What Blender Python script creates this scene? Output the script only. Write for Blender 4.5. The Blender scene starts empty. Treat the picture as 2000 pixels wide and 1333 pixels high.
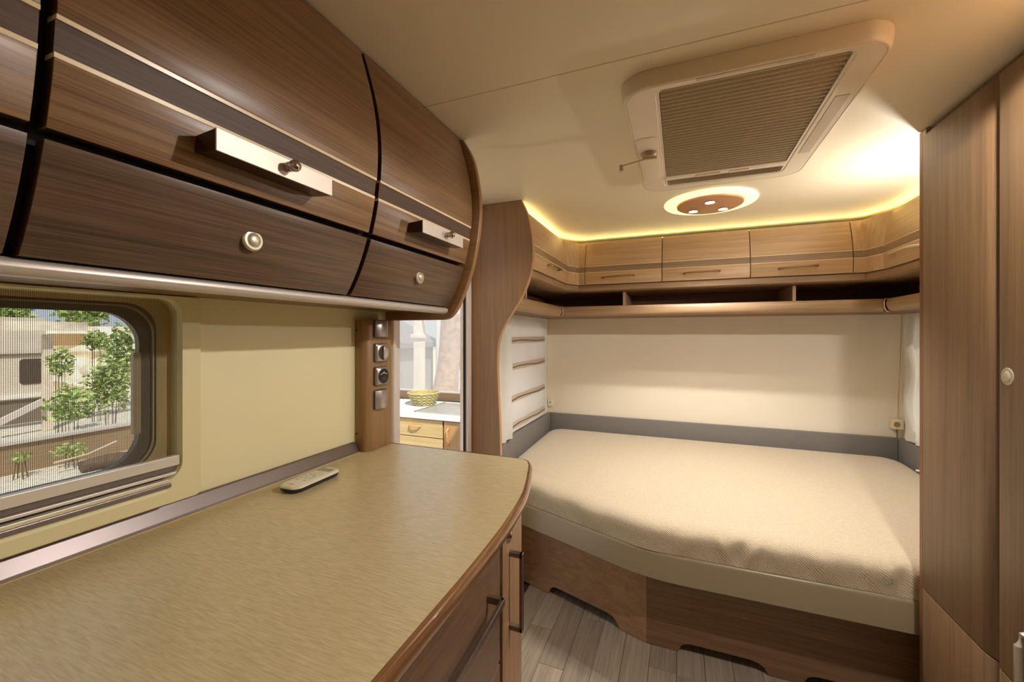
import bpy, bmesh, math, random
import numpy as np
from mathutils import Vector, Matrix

random.seed(7)
S = bpy.context.scene
COL = S.collection

# ------------------------------------------------------------------ camera
FPX = 810.0
YAW = math.atan(327.0 / FPX)
cam = bpy.data.cameras.new('camera')
cam.sensor_width = 36.0
cam.lens = 36.0 * FPX / 2000.0
cam.shift_y = -13.0 / 2000.0
cam.clip_start = 0.02
camo = bpy.data.objects.new('camera', cam)
camo.location = (0, 0, 1.28)
camo.rotation_euler = (math.radians(90), 0, YAW)
COL.objects.link(camo)
S.camera = camo

# ------------------------------------------------------------------ world, sun, exposure
S.view_settings.view_transform = 'Standard'
S.view_settings.look = 'None'
S.view_settings.gamma = 1.0
S.view_settings.use_curve_mapping = False
S.view_settings.exposure = 0.12
w = bpy.data.worlds.new('sky')
S.world = w
w.use_nodes = True
wn = w.node_tree
wn.nodes['Background'].inputs[0].default_value = (0.80, 0.88, 1.0, 1)
wn.nodes['Background'].inputs[1].default_value = 0.85
sun = bpy.data.lights.new('sun', 'SUN')
sun.energy = 5.0
sun.angle = 0.02
sun.color = (1.0, 0.93, 0.80)
suno = bpy.data.objects.new('sun', sun)
suno.rotation_euler = Vector((-0.50, 0.42, -0.80)).to_track_quat('-Z', 'Y').to_euler()
COL.objects.link(suno)

CEIL = 1.90
XL, XR, YB, YF = -0.935, 1.19, 3.05, -1.9

# light levels of the lamps built further down
P_SPOT = 27.0         # each of the three spot bulbs in the ceiling lamp over the bed
P_AISLE = 52.0        # small ceiling spotlight in front of the wardrobe, just outside the frame
P_READ = 13.0         # reading lamp behind the wardrobe
P_FILL = 4.0          # soft fill lamp added on the ceiling, unseen behind the camera
E_STRIP = 15.0         # LED strip above the bed cupboards
E_RING = 0.9


# ------------------------------------------------------------------ materials
def lin(c):
    return tuple(((v / 255) / 12.92 if v / 255 <= 0.04045 else ((v / 255 + 0.055) / 1.055) ** 2.4) for v in c) + (1.0,)


def newmat(name):
    m = bpy.data.materials.new(name)
    m.use_nodes = True
    nt = m.node_tree
    return m, nt, nt.nodes['Principled BSDF']


def mat(name, c, rough=0.5, metal=0.0, bump=0.0, bscale=200.0, var=0.0, coat=0.0, spec=0.5):
    m, nt, b = newmat(name)
    b.inputs['Base Color'].default_value = lin(c)
    b.inputs['Roughness'].default_value = rough
    b.inputs['Metallic'].default_value = metal
    b.inputs['Coat Weight'].default_value = coat
    b.inputs['Specular IOR Level'].default_value = spec
    if bump or var:
        tc = nt.nodes.new('ShaderNodeTexCoord')
        n = nt.nodes.new('ShaderNodeTexNoise')
        n.inputs['Scale'].default_value = bscale
        n.inputs['Detail'].default_value = 4
        nt.links.new(tc.outputs['Object'], n.inputs['Vector'])
        if bump:
            bp = nt.nodes.new('ShaderNodeBump')
            bp.inputs['Strength'].default_value = bump
            bp.inputs['Distance'].default_value = 0.002
            nt.links.new(n.outputs['Fac'], bp.inputs['Height'])
            nt.links.new(bp.outputs['Normal'], b.inputs['Normal'])
        if var:
            r = nt.nodes.new('ShaderNodeValToRGB')
            lo = tuple(v * (1 - var) for v in lin(c)[:3]) + (1,)
            hi = tuple(min(1, v * (1 + var)) for v in lin(c)[:3]) + (1,)
            r.color_ramp.elements[0].color = lo
            r.color_ramp.elements[0].position = 0.3
            r.color_ramp.elements[1].color = hi
            r.color_ramp.elements[1].position = 0.7
            nt.links.new(n.outputs['Fac'], r.inputs['Fac'])
            nt.links.new(r.outputs['Color'], b.inputs['Base Color'])
    return m


def wood(name, axis, dark, light, rough=0.36, fine=250.0, coat=0.0, contrast=1.0, seed=0.0, bump=0.05, spec=0.5):
    """laminate wood: streaks that run along axis (0, 1 or 2)"""
    m, nt, b = newmat(name)
    L = nt.links.new
    tc = nt.nodes.new('ShaderNodeTexCoord')
    def stretched(s_across, s_along, off):
        mp = nt.nodes.new('ShaderNodeMapping')
        sc = [s_across] * 3
        sc[axis] = s_along
        mp.inputs['Scale'].default_value = sc
        mp.inputs['Location'].default_value = (off, off * 1.7, off * 0.6)
        L(tc.outputs['Object'], mp.inputs['Vector'])
        return mp
    n1 = nt.nodes.new('ShaderNodeTexNoise')
    n1.inputs['Scale'].default_value = 1.0
    n1.inputs['Detail'].default_value = 5
    n1.inputs['Roughness'].default_value = 0.65
    L(stretched(48, 1.4, seed).outputs[0], n1.inputs['Vector'])
    n2 = nt.nodes.new('ShaderNodeTexNoise')
    n2.inputs['Scale'].default_value = 1.0
    n2.inputs['Detail'].default_value = 4
    n2.inputs['Roughness'].default_value = 0.7
    L(stretched(fine * 1.6, 4.0, seed + 3).outputs[0], n2.inputs['Vector'])
    mx = nt.nodes.new('ShaderNodeMix')
    mx.inputs[0].default_value = 0.55
    L(n1.outputs['Fac'], mx.inputs[2])
    L(n2.outputs['Fac'], mx.inputs[3])
    r = nt.nodes.new('ShaderNodeValToRGB')
    e = r.color_ramp.elements
    e[0].position = 0.5 - 0.14 / contrast
    e[1].position = 0.5 + 0.14 / contrast
    e[0].color = lin(dark)
    e[1].color = lin(light)
    L(mx.outputs[0], r.inputs['Fac'])
    L(r.outputs['Color'], b.inputs['Base Color'])
    bp = nt.nodes.new('ShaderNodeBump')
    bp.inputs['Strength'].default_value = bump * 3
    bp.inputs['Distance'].default_value = 0.0008
    L(n2.outputs['Fac'], bp.inputs['Height'])
    L(bp.outputs['Normal'], b.inputs['Normal'])
    b.inputs['Roughness'].default_value = rough
    b.inputs['Coat Weight'].default_value = coat
    b.inputs['Specular IOR Level'].default_value = spec
    return m


WD, WL = (104, 77, 52), (148, 114, 80)
W = {a: wood('walnut_' + 'xyz'[a], a, WD, WL, contrast=1.35) for a in range(3)}
W_TALL = wood('walnut_tall', 2, (96, 70, 46), (134, 103, 70), rough=0.5)
W_FLAP = wood('walnut_flap', 1, (76, 57, 42), (112, 88, 68), fine=210, contrast=1.4)
W_BAND = wood('wenge_band_y', 1, (66, 48, 38), (98, 76, 62), fine=230, rough=0.5, spec=0.25)
W_BANDX = wood('wenge_band_x', 0, (122, 98, 76), (162, 136, 108), fine=230, rough=0.38)
W_BANDY2 = wood('wenge_band_side', 1, (122, 98, 76), (162, 136, 108), fine=230, rough=0.38)
W_BED = {a: wood('bed_walnut_lit_' + 'xyz'[a], a, (172, 140, 104), (206, 175, 137), rough=0.42) for a in range(3)}  # same walnut made lighter: the illumination over the bed is put into its colour
W_SHELF = {a: wood('shelf_walnut_' + 'xyz'[a], a, (134, 106, 78), (170, 140, 106), rough=0.42) for a in range(3)}
W_DARK = wood('dark_walnut', 0, (104, 72, 52), (136, 100, 76), rough=0.5)
W_BASE = wood('base_walnut', 0, (106, 78, 54), (148, 114, 82), rough=0.45)
W_NOSE = wood('nosing_walnut', 1, (104, 70, 42), (144, 102, 64), rough=0.16, coat=0.5)
W_FRONT = wood('drawer_walnut', 1, (94, 70, 52), (132, 102, 78), rough=0.4)
W_DOORZ = wood('door_walnut', 2, (130, 98, 70), (168, 132, 98), rough=0.4)
W_PALE = mat('pale_edge_band', (196, 164, 118), 0.35)
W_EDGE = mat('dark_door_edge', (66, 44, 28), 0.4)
M_RAIL = mat('satin_rail', (204, 194, 186), 0.38, 0.35)
W_TRIM = mat('maple_inlay', (222, 200, 160), 0.25)
W_OAK = wood('kitchen_oak', 0, (180, 152, 100), (208, 184, 136), rough=0.45)
W_OAKZ = wood('kitchen_oak_door', 2, (172, 132, 88), (194, 156, 108), rough=0.45)
M_CEIL = mat('ceiling_cream', (230, 216, 186), 0.42)
M_WALL = mat('wall_cream', (234, 224, 204), 0.5)
M_PANEL = mat('panel_yellow_cream', (236, 227, 184), 0.42)
M_FRAME = mat('window_cream_plastic', (228, 218, 172), 0.4)
M_REVEAL = mat('reveal_tan', (216, 192, 130), 0.6)
M_SHELL = mat('outer_shell', (225, 225, 222), 0.5)
M_GAP = mat('dark_gap', (24, 14, 10), 0.7)
M_BLACK = mat('black_rubber', (16, 16, 16), 0.6)
M_ALU = mat('brushed_aluminium', (186, 180, 176), 0.28, 1.0, bump=0.03, bscale=400)
M_ALUD = mat('dull_aluminium', (138, 130, 130), 0.36, 0.85)
M_CHAMP = mat('champagne_bar', (224, 216, 202), 0.38, 0.25)
M_PLATE = mat('handle_plate_steel', (206, 196, 184), 0.5, 0.6, bump=0.04, bscale=500)
M_HBODY = mat('handle_brown_body', (62, 40, 30), 0.2, 0.5)
M_CHROME = mat('chrome', (190, 176, 176), 0.09, 1.0)
M_KNOB = mat('satin_nickel_knob', (200, 190, 168), 0.42, 0.6)
M_HDARK = mat('gunmetal_bar', (132, 118, 112), 0.32, 0.85)
M_BRONZE = mat('bronze_bow_handle', (158, 128, 94), 0.3, 0.8)
M_SILVER = mat('silver_switch_plate', (178, 172, 170), 0.3, 0.75)
M_SWBASE = mat('switch_shadow_base', (70, 60, 56), 0.5)
M_WHITE = mat('white_plastic', (232, 228, 218), 0.4)
M_HATCH = mat('hatch_cream_plastic', (224, 208, 182), 0.42)
M_HEAD = mat('grey_headboard_cloth', (122, 117, 112), 0.9, bump=0.35, bscale=700, var=0.22)
M_FRAMEBED = mat('taupe_bed_rail', (158, 142, 116), 0.3)
M_DISC = mat('copper_lamp_disc', (196, 146, 104), 0.45, 0.2)
M_DOORWHITE = mat('door_jamb_white', (226, 216, 208), 0.4)
M_KTOP = mat('white_kitchen_top', (238, 234, 234), 0.3)
M_STEEL = mat('sink_glass_lid', (176, 176, 170), 0.25, 0.3, var=0.1, bscale=8)
M_WICKER = mat('wicker_straw', (164, 150, 88), 0.7, bump=0.6, bscale=120, var=0.35)
M_GOLD = mat('golden_wood_handle', (206, 150, 84), 0.35)


def emit(name, c, s, base=(255, 250, 235)):
    m, nt, b = newmat(name)
    b.inputs['Base Color'].default_value = lin(base)
    b.inputs['Emission Color'].default_value = tuple(c) + (1,)
    b.inputs['Emission Strength'].default_value = s
    return m


M_LED = emit('led_strip_light', (1.0, 0.84, 0.34), E_STRIP)
M_RING = emit('lamp_ring_glow', (1.0, 0.88, 0.40), E_RING)
M_BULB = emit('bulb_light', (1.0, 0.93, 0.78), 14.0)


def glass(name, tint=(1, 1, 1), gloss=0.06, haze=0.0):
    m, nt, b = newmat(name)
    nt.nodes.remove(b)
    out = nt.nodes['Material Output']
    t = nt.nodes.new('ShaderNodeBsdfTransparent')
    t.inputs[0].default_value = tuple(tint) + (1,)
    g = nt.nodes.new('ShaderNodeBsdfGlossy')
    g.inputs['Roughness'].default_value = 0.02
    mx = nt.nodes.new('ShaderNodeMixShader')
    mx.inputs[0].default_value = gloss
    nt.links.new(t.outputs[0], mx.inputs[1])
    nt.links.new(g.outputs[0], mx.inputs[2])
    last = mx
    if haze:
        d = nt.nodes.new('ShaderNodeBsdfTranslucent')
        d.inputs[0].default_value = (0.92, 0.90, 0.88, 1)
        m2 = nt.nodes.new('ShaderNodeMixShader')
        m2.inputs[0].default_value = haze
        nt.links.new(mx.outputs[0], m2.inputs[1])
        nt.links.new(d.outputs[0], m2.inputs[2])
        last = m2
    nt.links.new(last.outputs[0], out.inputs['Surface'])
    return m


M_GLASS = glass('acrylic_pane', (0.96, 0.97, 0.97))
M_PVC = glass('milky_awning_foil', (0.98, 0.98, 0.97), 0.04, 0.28)


def screen_mat():
    """fly screen: fine dark threads, open between them"""
    m, nt, b = newmat('fly_screen_net')
    L = nt.links.new
    tc = nt.nodes.new('ShaderNodeTexCoord')
    sp = nt.nodes.new('ShaderNodeSeparateXYZ')
    L(tc.outputs['Object'], sp.inputs[0])
    facs = []
    for ax, pitch in ((1, 0.0023), (2, 0.0023)):
        mu = nt.nodes.new('ShaderNodeMath'); mu.operation = 'DIVIDE'
        mu.inputs[1].default_value = pitch
        L(sp.outputs[ax], mu.inputs[0])
        fr = nt.nodes.new('ShaderNodeMath'); fr.operation = 'FRACT'
        L(mu.outputs[0], fr.inputs[0])
        lt = nt.nodes.new('ShaderNodeMath'); lt.operation = 'LESS_THAN'
        lt.inputs[1].default_value = 0.26 if ax == 1 else 0.13
        L(fr.outputs[0], lt.inputs[0])
        facs.append(lt)
    mxm = nt.nodes.new('ShaderNodeMath'); mxm.operation = 'MAXIMUM'
    L(facs[0].outputs[0], mxm.inputs[0]); L(facs[1].outputs[0], mxm.inputs[1])
    b.inputs['Base Color'].default_value = lin((84, 78, 64))
    b.inputs['Roughness'].default_value = 0.8
    L(mxm.outputs[0], b.inputs['Alpha'])
    return m


def cloth(name, c, transl=0.45, alpha=1.0):
    m, nt, b = newmat(name)
    L = nt.links.new
    b.inputs['Base Color'].default_value = lin(c)
    b.inputs['Roughness'].default_value = 0.9
    t = nt.nodes.new('ShaderNodeBsdfTranslucent')
    t.inputs[0].default_value = lin(c)
    mx = nt.nodes.new('ShaderNodeMixShader')
    mx.inputs[0].default_value = transl
    out = nt.nodes['Material Output']
    L(b.outputs[0], mx.inputs[1]); L(t.outputs[0], mx.inputs[2])
    L(mx.outputs[0], out.inputs['Surface'])
    return m


def worktop_mat():
    m, nt, b = newmat('ribbed_beige_laminate')
    L = nt.links.new
    tc = nt.nodes.new('ShaderNodeTexCoord')
    mp = nt.nodes.new('ShaderNodeMapping')
    mp.inputs['Scale'].default_value = (34, 330, 34)
    mp.inputs['Rotation'].default_value = (0, 0, 0.12)
    L(tc.outputs['Object'], mp.inputs['Vector'])
    n = nt.nodes.new('ShaderNodeTexNoise')
    n.inputs['Scale'].default_value = 1.0
    n.inputs['Detail'].default_value = 3
    n.inputs['Distortion'].default_value = 0.5
    L(mp.outputs[0], n.inputs['Vector'])
    n3 = nt.nodes.new('ShaderNodeTexNoise')
    n3.inputs['Scale'].default_value = 5
    L(tc.outputs['Object'], n3.inputs['Vector'])
    r = nt.nodes.new('ShaderNodeValToRGB')
    r.color_ramp.elements[0].position = 0.3
    r.color_ramp.elements[1].position = 0.68
    r.color_ramp.elements[0].color = lin((198, 182, 138))
    r.color_ramp.elements[1].color = lin((220, 202, 160))
    L(n.outputs['Fac'], r.inputs['Fac'])
    L(r.outputs['Color'], b.inputs['Base Color'])
    bp = nt.nodes.new('ShaderNodeBump')
    bp.inputs['Strength'].default_value = 0.35
    bp.inputs['Distance'].default_value = 0.0012
    L(n.outputs['Fac'], bp.inputs['Height'])
    L(bp.outputs['Normal'], b.inputs['Normal'])
    b.inputs['Roughness'].default_value = 0.27
    return m


def twill_mat():
    m, nt, b = newmat('beige_twill_cover')
    L = nt.links.new
    tc = nt.nodes.new('ShaderNodeTexCoord')
    wv = nt.nodes.new('ShaderNodeTexWave')
    wv.wave_type = 'BANDS'; wv.bands_direction = 'DIAGONAL'
    wv.inputs['Scale'].default_value = 62
    wv.inputs['Distortion'].default_value = 2.2
    wv.inputs['Detail'].default_value = 2
    wv.inputs['Detail Scale'].default_value = 3
    L(tc.outputs['Object'], wv.inputs['Vector'])
    mp = nt.nodes.new('ShaderNodeMapping')
    mp.inputs['Scale'].default_value = (70, 420, 300)
    L(tc.outputs['Object'], mp.inputs['Vector'])
    n = nt.nodes.new('ShaderNodeTexNoise')
    n.inputs['Scale'].default_value = 1
    n.inputs['Detail'].default_value = 3
    L(mp.outputs[0], n.inputs['Vector'])
    mx = nt.nodes.new('ShaderNodeMix'); mx.inputs[0].default_value = 0.5
    L(wv.outputs['Fac'], mx.inputs[2]); L(n.outputs['Fac'], mx.inputs[3])
    r = nt.nodes.new('ShaderNodeValToRGB')
    r.color_ramp.elements[0].position = 0.2
    r.color_ramp.elements[1].position = 0.75
    r.color_ramp.elements[0].color = lin((174, 154, 122))
    r.color_ramp.elements[1].color = lin((214, 200, 174))
    L(mx.outputs[0], r.inputs['Fac'])
    L(r.outputs['Color'], b.inputs['Base Color'])
    bp = nt.nodes.new('ShaderNodeBump')
    bp.inputs['Strength'].default_value = 0.5
    bp.inputs['Distance'].default_value = 0.002
    L(mx.outputs[0], bp.inputs['Height'])
    L(bp.outputs['Normal'], b.inputs['Normal'])
    b.inputs['Roughness'].default_value = 0.85
    b.inputs['Sheen Weight'].default_value = 0.3
    return m


def grille_mat():
    m, nt, b = newmat('perforated_hatch_plastic')
    L = nt.links.new
    tc = nt.nodes.new('ShaderNodeTexCoord')
    v = nt.nodes.new('ShaderNodeTexVoronoi')
    v.inputs['Scale'].default_value = 260
    v.inputs['Randomness'].default_value = 0.0
    L(tc.outputs['Object'], v.inputs['Vector'])
    r = nt.nodes.new('ShaderNodeValToRGB')
    r.color_ramp.elements[0].position = 0.25
    r.color_ramp.elements[1].position = 0.4
    r.color_ramp.elements[0].color = lin((120, 98, 68))
    r.color_ramp.elements[1].color = lin((214, 196, 166))
    L(v.outputs['Distance'], r.inputs['Fac'])
    L(r.outputs['Color'], b.inputs['Base Color'])
    b.inputs['Roughness'].default_value = 0.5
    return m


M_SCREEN = screen_mat()
M_BLIND = cloth('white_blind_cloth', (240, 238, 236), 0.35)
M_SHEER = cloth('sheer_white_curtain', (240, 238, 234), 0.5)
M_BANDC = cloth('beige_blind_band', (216, 204, 186), 0.3)
M_CORD = mat('brown_blind_cord', (92, 64, 48), 0.8)
M_TOP = worktop_mat()
M_TWILL = twill_mat()
M_GRILLE = grille_mat()
M_PLEAT = mat('taupe_pleated_paper', (172, 156, 126), 0.85, bump=0.4, bscale=500, var=0.15)
M_PLANK = [wood('grey_oak_plank_%d' % i, 1, d, l, rough=0.42, fine=110, contrast=0.9, seed=i * 5.0)
           for i, (d, l) in enumerate([((132, 116, 98), (174, 158, 138)), ((138, 122, 104), (182, 166, 146)), ((124, 109, 92), (164, 148, 128))])]


# ------------------------------------------------------------------ mesh helpers
class M:
    def __init__(s):
        s.v, s.f, s.m = [], [], []

    def add(s, vs, fs, mi=0):
        o = len(s.v)
        s.v += [tuple(p) for p in vs]
        for k, f in enumerate(fs):
            s.f.append([i + o for i in f])
            s.m.append(mi[k] if isinstance(mi, (list, tuple)) else mi)
        return s

    def box(s, x0, x1, y0, y1, z0, z1, mi=0):
        v = [(x, y, z) for x in (x0, x1) for y in (y0, y1) for z in (z0, z1)]
        return s.add(v, [(0, 1, 3, 2), (4, 6, 7, 5), (0, 4, 5, 1), (2, 3, 7, 6), (0, 2, 6, 4), (1, 5, 7, 3)], mi)

    def prism(s, poly, axis, a0, a1, mi=0, caps=None, edge=None):
        """poly 2D: axis y -> (x,z), axis x -> (y,z), axis z -> (x,y)"""
        def p3(p, a):
            return (p[0], a, p[1]) if axis == 'y' else ((a, p[0], p[1]) if axis == 'x' else (p[0], p[1], a))
        n = len(poly)
        v = [p3(p, a0) for p in poly] + [p3(p, a1) for p in poly]
        f = [(i, (i + 1) % n, n + (i + 1) % n, n + i) for i in range(n)]
        mm = [(edge(i) if edge else mi) for i in range(n)]
        f += [tuple(range(n))[::-1], tuple(range(n, 2 * n))]
        c = mi if caps is None else caps
        mm += [c, c]
        return s.add(v, f, mm)

    def loft(s, loops, closed=True, cap0=True, cap1=True, mi=0, capm=None):
        n = len(loops[0])
        v = [p for L in loops for p in L]
        f = []
        for k in range(len(loops) - 1):
            for i in range(n if closed else n - 1):
                j = (i + 1) % n
                f.append((k * n + i, k * n + j, (k + 1) * n + j, (k + 1) * n + i))
        mm = [mi] * len(f)
        if cap0:
            f.append(tuple(range(n))[::-1]); mm.append(mi if capm is None else capm)
        if cap1:
            b = (len(loops) - 1) * n
            f.append(tuple(range(b, b + n))); mm.append(mi if capm is None else capm)
        return s.add(v, f, mm)

    def tube(s, path, r, seg=10, mi=0, ry=None):
        P = [Vector(p) for p in path]
        rs = r if isinstance(r, (list, tuple)) else [r] * len(P)
        loops = []
        up = Vector((0, 0, 1))
        for i, p in enumerate(P):
            a = P[max(i - 1, 0)]; b = P[min(i + 1, len(P) - 1)]
            d = (b - a).normalized()
            u = up if abs(d.dot(up)) < 0.95 else Vector((1, 0, 0))
            n1 = d.cross(u).normalized(); n2 = n1.cross(d).normalized()
            loops.append([tuple(p + n1 * rs[i] * math.cos(2 * math.pi * k / seg) + n2 * rs[i] * math.sin(2 * math.pi * k / seg)) for k in range(seg)])
        return s.loft(loops, mi=mi)

    def strap(s, path, wv, hv, mi=0):
        """rectangular bar along path; wv and hv are half extents as vectors"""
        wv, hv = Vector(wv), Vector(hv)
        loops = [[tuple(Vector(p) + a * wv + b * hv) for a, b in ((-1, -1), (1, -1), (1, 1), (-1, 1))] for p in path]
        return s.loft(loops, mi=mi)

    def lathe(s, prof, c, axis='z', seg=32, mi=0, sgn=1):
        """prof: (radius, height) list along axis from c"""
        loops = []
        for r, h in prof:
            L = []
            for k in range(seg):
                a = 2 * math.pi * k / seg
                q = (r * math.cos(a), r * math.sin(a), h * sgn)
                if axis == 'x':
                    q = (q[2], q[0], q[1])
                elif axis == 'y':
                    q = (q[0], q[2], q[1])
                L.append((c[0] + q[0], c[1] + q[1], c[2] + q[2]))
            loops.append(L)
        return s.loft(loops, mi=mi)


ROOT = {}


def finish(mb, name, mats, parent=None, bevel=0.0, seg=2, smooth=None, loc=None):
    """one mesh object; vertices are given in world space and stored relative to the thing's base"""
    me = bpy.data.meshes.new(name)
    base = Vector((0, 0, 0))
    if parent is not None:
        base = ROOT[parent.name]
    elif loc is not None:
        base = Vector(loc)
    me.from_pydata([tuple(Vector(p) - base) for p in mb.v], [], mb.f)
    if not isinstance(mats, (list, tuple)):
        mats = [mats]
    for k in mats:
        me.materials.append(k)
    for p, i in zip(me.polygons, mb.m):
        p.material_index = i
    bm = bmesh.new(); bm.from_mesh(me)
    bmesh.ops.remove_doubles(bm, verts=bm.verts, dist=1e-6)
    bmesh.ops.recalc_face_normals(bm, faces=bm.faces)
    if bevel:
        es = [e for e in bm.edges if len(e.link_faces) == 2 and e.calc_face_angle(0) > math.radians(38)]
        if es:
            bmesh.ops.bevel(bm, geom=es, offset=bevel, segments=seg, profile=0.5, affect='EDGES', clamp_overlap=True)
    bm.to_mesh(me); bm.free()
    if smooth is not None:
        for p in me.polygons:
            p.use_smooth = True
        me.set_sharp_from_angle(angle=math.radians(smooth))
    o = bpy.data.objects.new(name, me)
    COL.objects.link(o)
    if parent is not None:
        o.parent = parent
    elif loc is not None:
        o.location = base
    ROOT[o.name] = base
    return o


def tag(o, label=None, cat=None, group=None, kind=None):
    if label: o['label'] = label
    if cat: o['category'] = cat
    if group: o['group'] = group
    if kind: o['kind'] = kind
    return o


def thing(name, loc, label, cat, group=None):
    o = bpy.data.objects.new(name, None)
    o.empty_display_size = 0.05
    COL.objects.link(o)
    o.location = loc
    ROOT[o.name] = Vector(loc)
    return tag(o, label, cat, group)


def struct(o):
    o['kind'] = 'structure'
    return o


def struct_empty(name, loc):
    o = bpy.data.objects.new(name, None)
    COL.objects.link(o); o.location = loc
    ROOT[o.name] = Vector(loc)
    o['kind'] = 'structure'
    return o


def rrect(a0, a1, b0, b1, r, n=8):
    """rounded rectangle loop, counter-clockwise"""
    out = []
    for cx, cy, s in ((a1 - r, b0 + r, -90), (a1 - r, b1 - r, 0), (a0 + r, b1 - r, 90), (a0 + r, b0 + r, 180)):
        for k in range(n + 1):
            t = math.radians(s + 90 * k / n)
            out.append((cx + r * math.cos(t), cy + r * math.sin(t)))
    return out


def panel_with_holes(mb, a_rng, b_rng, holes, to3, t0, t1):
    """slab with rectangular holes; to3(a,b,t) maps to space"""
    A = sorted({a_rng[0], a_rng[1]} | {h[i] for h in holes for i in (0, 1)})
    B = sorted({b_rng[0], b_rng[1]} | {h[i] for h in holes for i in (2, 3)})
    solid = {}
    for i in range(len(A) - 1):
        for j in range(len(B) - 1):
            ca, cb = (A[i] + A[i + 1]) / 2, (B[j] + B[j + 1]) / 2
            solid[i, j] = not any(h[0] < ca < h[1] and h[2] < cb < h[3] for h in holes)
    for (i, j), sflag in solid.items():
        if not sflag:
            continue
        q = [(A[i], B[j]), (A[i + 1], B[j]), (A[i + 1], B[j + 1]), (A[i], B[j + 1])]
        for t in (t0, t1):
            mb.add([to3(a, b, t) for a, b in q], [(0, 1, 2, 3)])
        for (di, dj), (p, r) in (((0, -1), (q[0], q[1])), ((1, 0), (q[1], q[2])), ((0, 1), (q[2], q[3])), ((-1, 0), (q[3], q[0]))):
            if not solid.get((i + di, j + dj), False):
                mb.add([to3(*p, t0), to3(*r, t0), to3(*r, t1), to3(*p, t1)], [(0, 1, 2, 3)])


def fitz(pts, deg=4):
    z = np.array([p[1] for p in pts]); x = np.array([p[0] for p in pts])
    z0 = z.mean()
    c = np.polyfit(z - z0, x, min(deg, len(pts) - 1))
    return lambda q: float(np.polyval(c, q - z0))


def slab(f, z0, z1, a0, a1, axis, thick, sgn, n=12, inset=0.0):
    """curved board whose face follows f(z); sgn points to the room"""
    zs = [z0 + (z1 - z0) * k / n for k in range(n + 1)]
    outer = [(f(z) - sgn * inset, z) for z in zs]
    inner = [(f(z) - sgn * (inset + thick), z) for z in reversed(zs)]
    poly = outer + inner
    mb = M()
    return mb.prism(poly, axis, a0, a1, mi=0, caps=1, edge=lambda i: 0 if (i < n or n < i < 2 * n + 1) else 1)


# ================================================================== SETTING
# floor: sub-floor with separate planks laid along the van
fl = M(); fl.box(XL - 0.03, XR + 0.03, YF - 0.03, YB + 0.03, -0.06, -0.012)
floor = struct(finish(fl, 'floor', mat('sub_floor', (60, 52, 44), 0.8)))
offs = [1.538, 1.73, 0.95, 1.30, 1.12, 1.55, 0.86, 1.68]
k = 0
for col in range(-6, 9):
    x0 = -0.11 + 0.1 * col
    if x0 < -0.82 or x0 > 0.72:
        continue
    joint = {-4: 1.538, -5: 1.73, 0: 1.68}.get(col, 0.75 + 0.37 * ((col * 5) % 7) / 2.0)
    ys = [joint - 1.25 * 3, joint - 1.25 * 2, joint - 1.25, joint, joint + 1.25]
    for a, b in zip(ys[:-1], ys[1:]):
        a, b = max(a, -1.2), min(b, 2.25)
        if b - a < 0.05:
            continue
        mb = M(); mb.box(x0 + 0.0007, x0 + 0.0993, a + 0.0007, b - 0.0007, -0.012, 0.0)
        finish(mb, 'plank', M_PLANK[k % 3], floor, bevel=0.0006, seg=1)
        k += 1

# left wall with window, door and bed-window openings
wl = M()
DOOR = (1.215, 1.784, -0.001, 1.88)
WIN = (-0.62, 0.525, 0.99, 1.3555)
BWIN = (2.12, 2.94, 0.76, 1.36)
panel_with_holes(wl, (YF, YB + 0.03), (-0.06, CEIL + 0.04), [WIN, (DOOR[0], DOOR[1], -0.06, DOOR[3]), BWIN],
                 lambda a, b, t: (t, a, b), XL - 0.03, XL)
wall_left = struct(finish(wl, 'wall_left', M_PANEL))
wb = M(); wb.box(XL - 0.03, XR + 0.03, YB, YB + 0.03, -0.06, CEIL + 0.04)
wall_back = struct(finish(wb, 'wall_back', M_WALL))
wr = M()
panel_with_holes(wr, (YF, YB), (-0.06, CEIL + 0.04), [(2.0, 2.88, 0.76, 1.36)], lambda a, b, t: (t, a, b), XR, XR + 0.03)
wall_right = struct(finish(wr, 'wall_right', M_WALL))
wf = M(); wf.box(XL - 0.03, XR + 0.03, YF - 0.03, YF, -0.06, CEIL + 0.04)
wall_front = struct(finish(wf, 'wall_front', M_WALL))

# ceiling: two lining sheets that meet in a hairline seam
cb = M(); cb.box(XL - 0.03, XR + 0.03, YF - 0.03, YB + 0.03, CEIL + 0.006, CEIL + 0.05)
ceiling = struct(finish(cb, 'ceiling', mat('ceiling_backing', (120, 100, 74), 0.7)))
for a, b in ((YF, 0.9592), (0.9608, YB)):
    mb = M(); mb.box(XL, XR, a, b, CEIL, CEIL + 0.006)
    finish(mb, 'ceiling_sheet', M_CEIL, ceiling, bevel=0.001, seg=1)

# ------------------------------------------------------------------ left kitchen-side window
win = struct_empty('window_1', (XL, -0.05, 1.17))
FX = -0.917                               # face of the inner frame
oy0, oy1, oz0, oz1 = -0.60, 0.520, 0.995, 1.351
n = 10
inner = rrect(oy0, oy1, oz0, oz1, 0.034, n)
outer = rrect(-0.68, 0.556, 0.9495, 1.3565, 0.012, n)
def lp(l2, x): return [(x, a, b) for a, b in l2]
mb = M()
mb.loft([lp(outer, XL + 0.0005), lp(outer, FX - 0.004), lp(rrect(-0.677, 0.553, 0.952, 1.3545, 0.012, n), FX), lp(inner, FX), lp(rrect(oy0 + .003, oy1 - .003, oz0 + .003, oz1 - .003, 0.034, n), XL - 0.005)], cap0=False, cap1=False)
finish(mb, 'inner_frame', M_FRAME, win, smooth=35)
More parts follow.
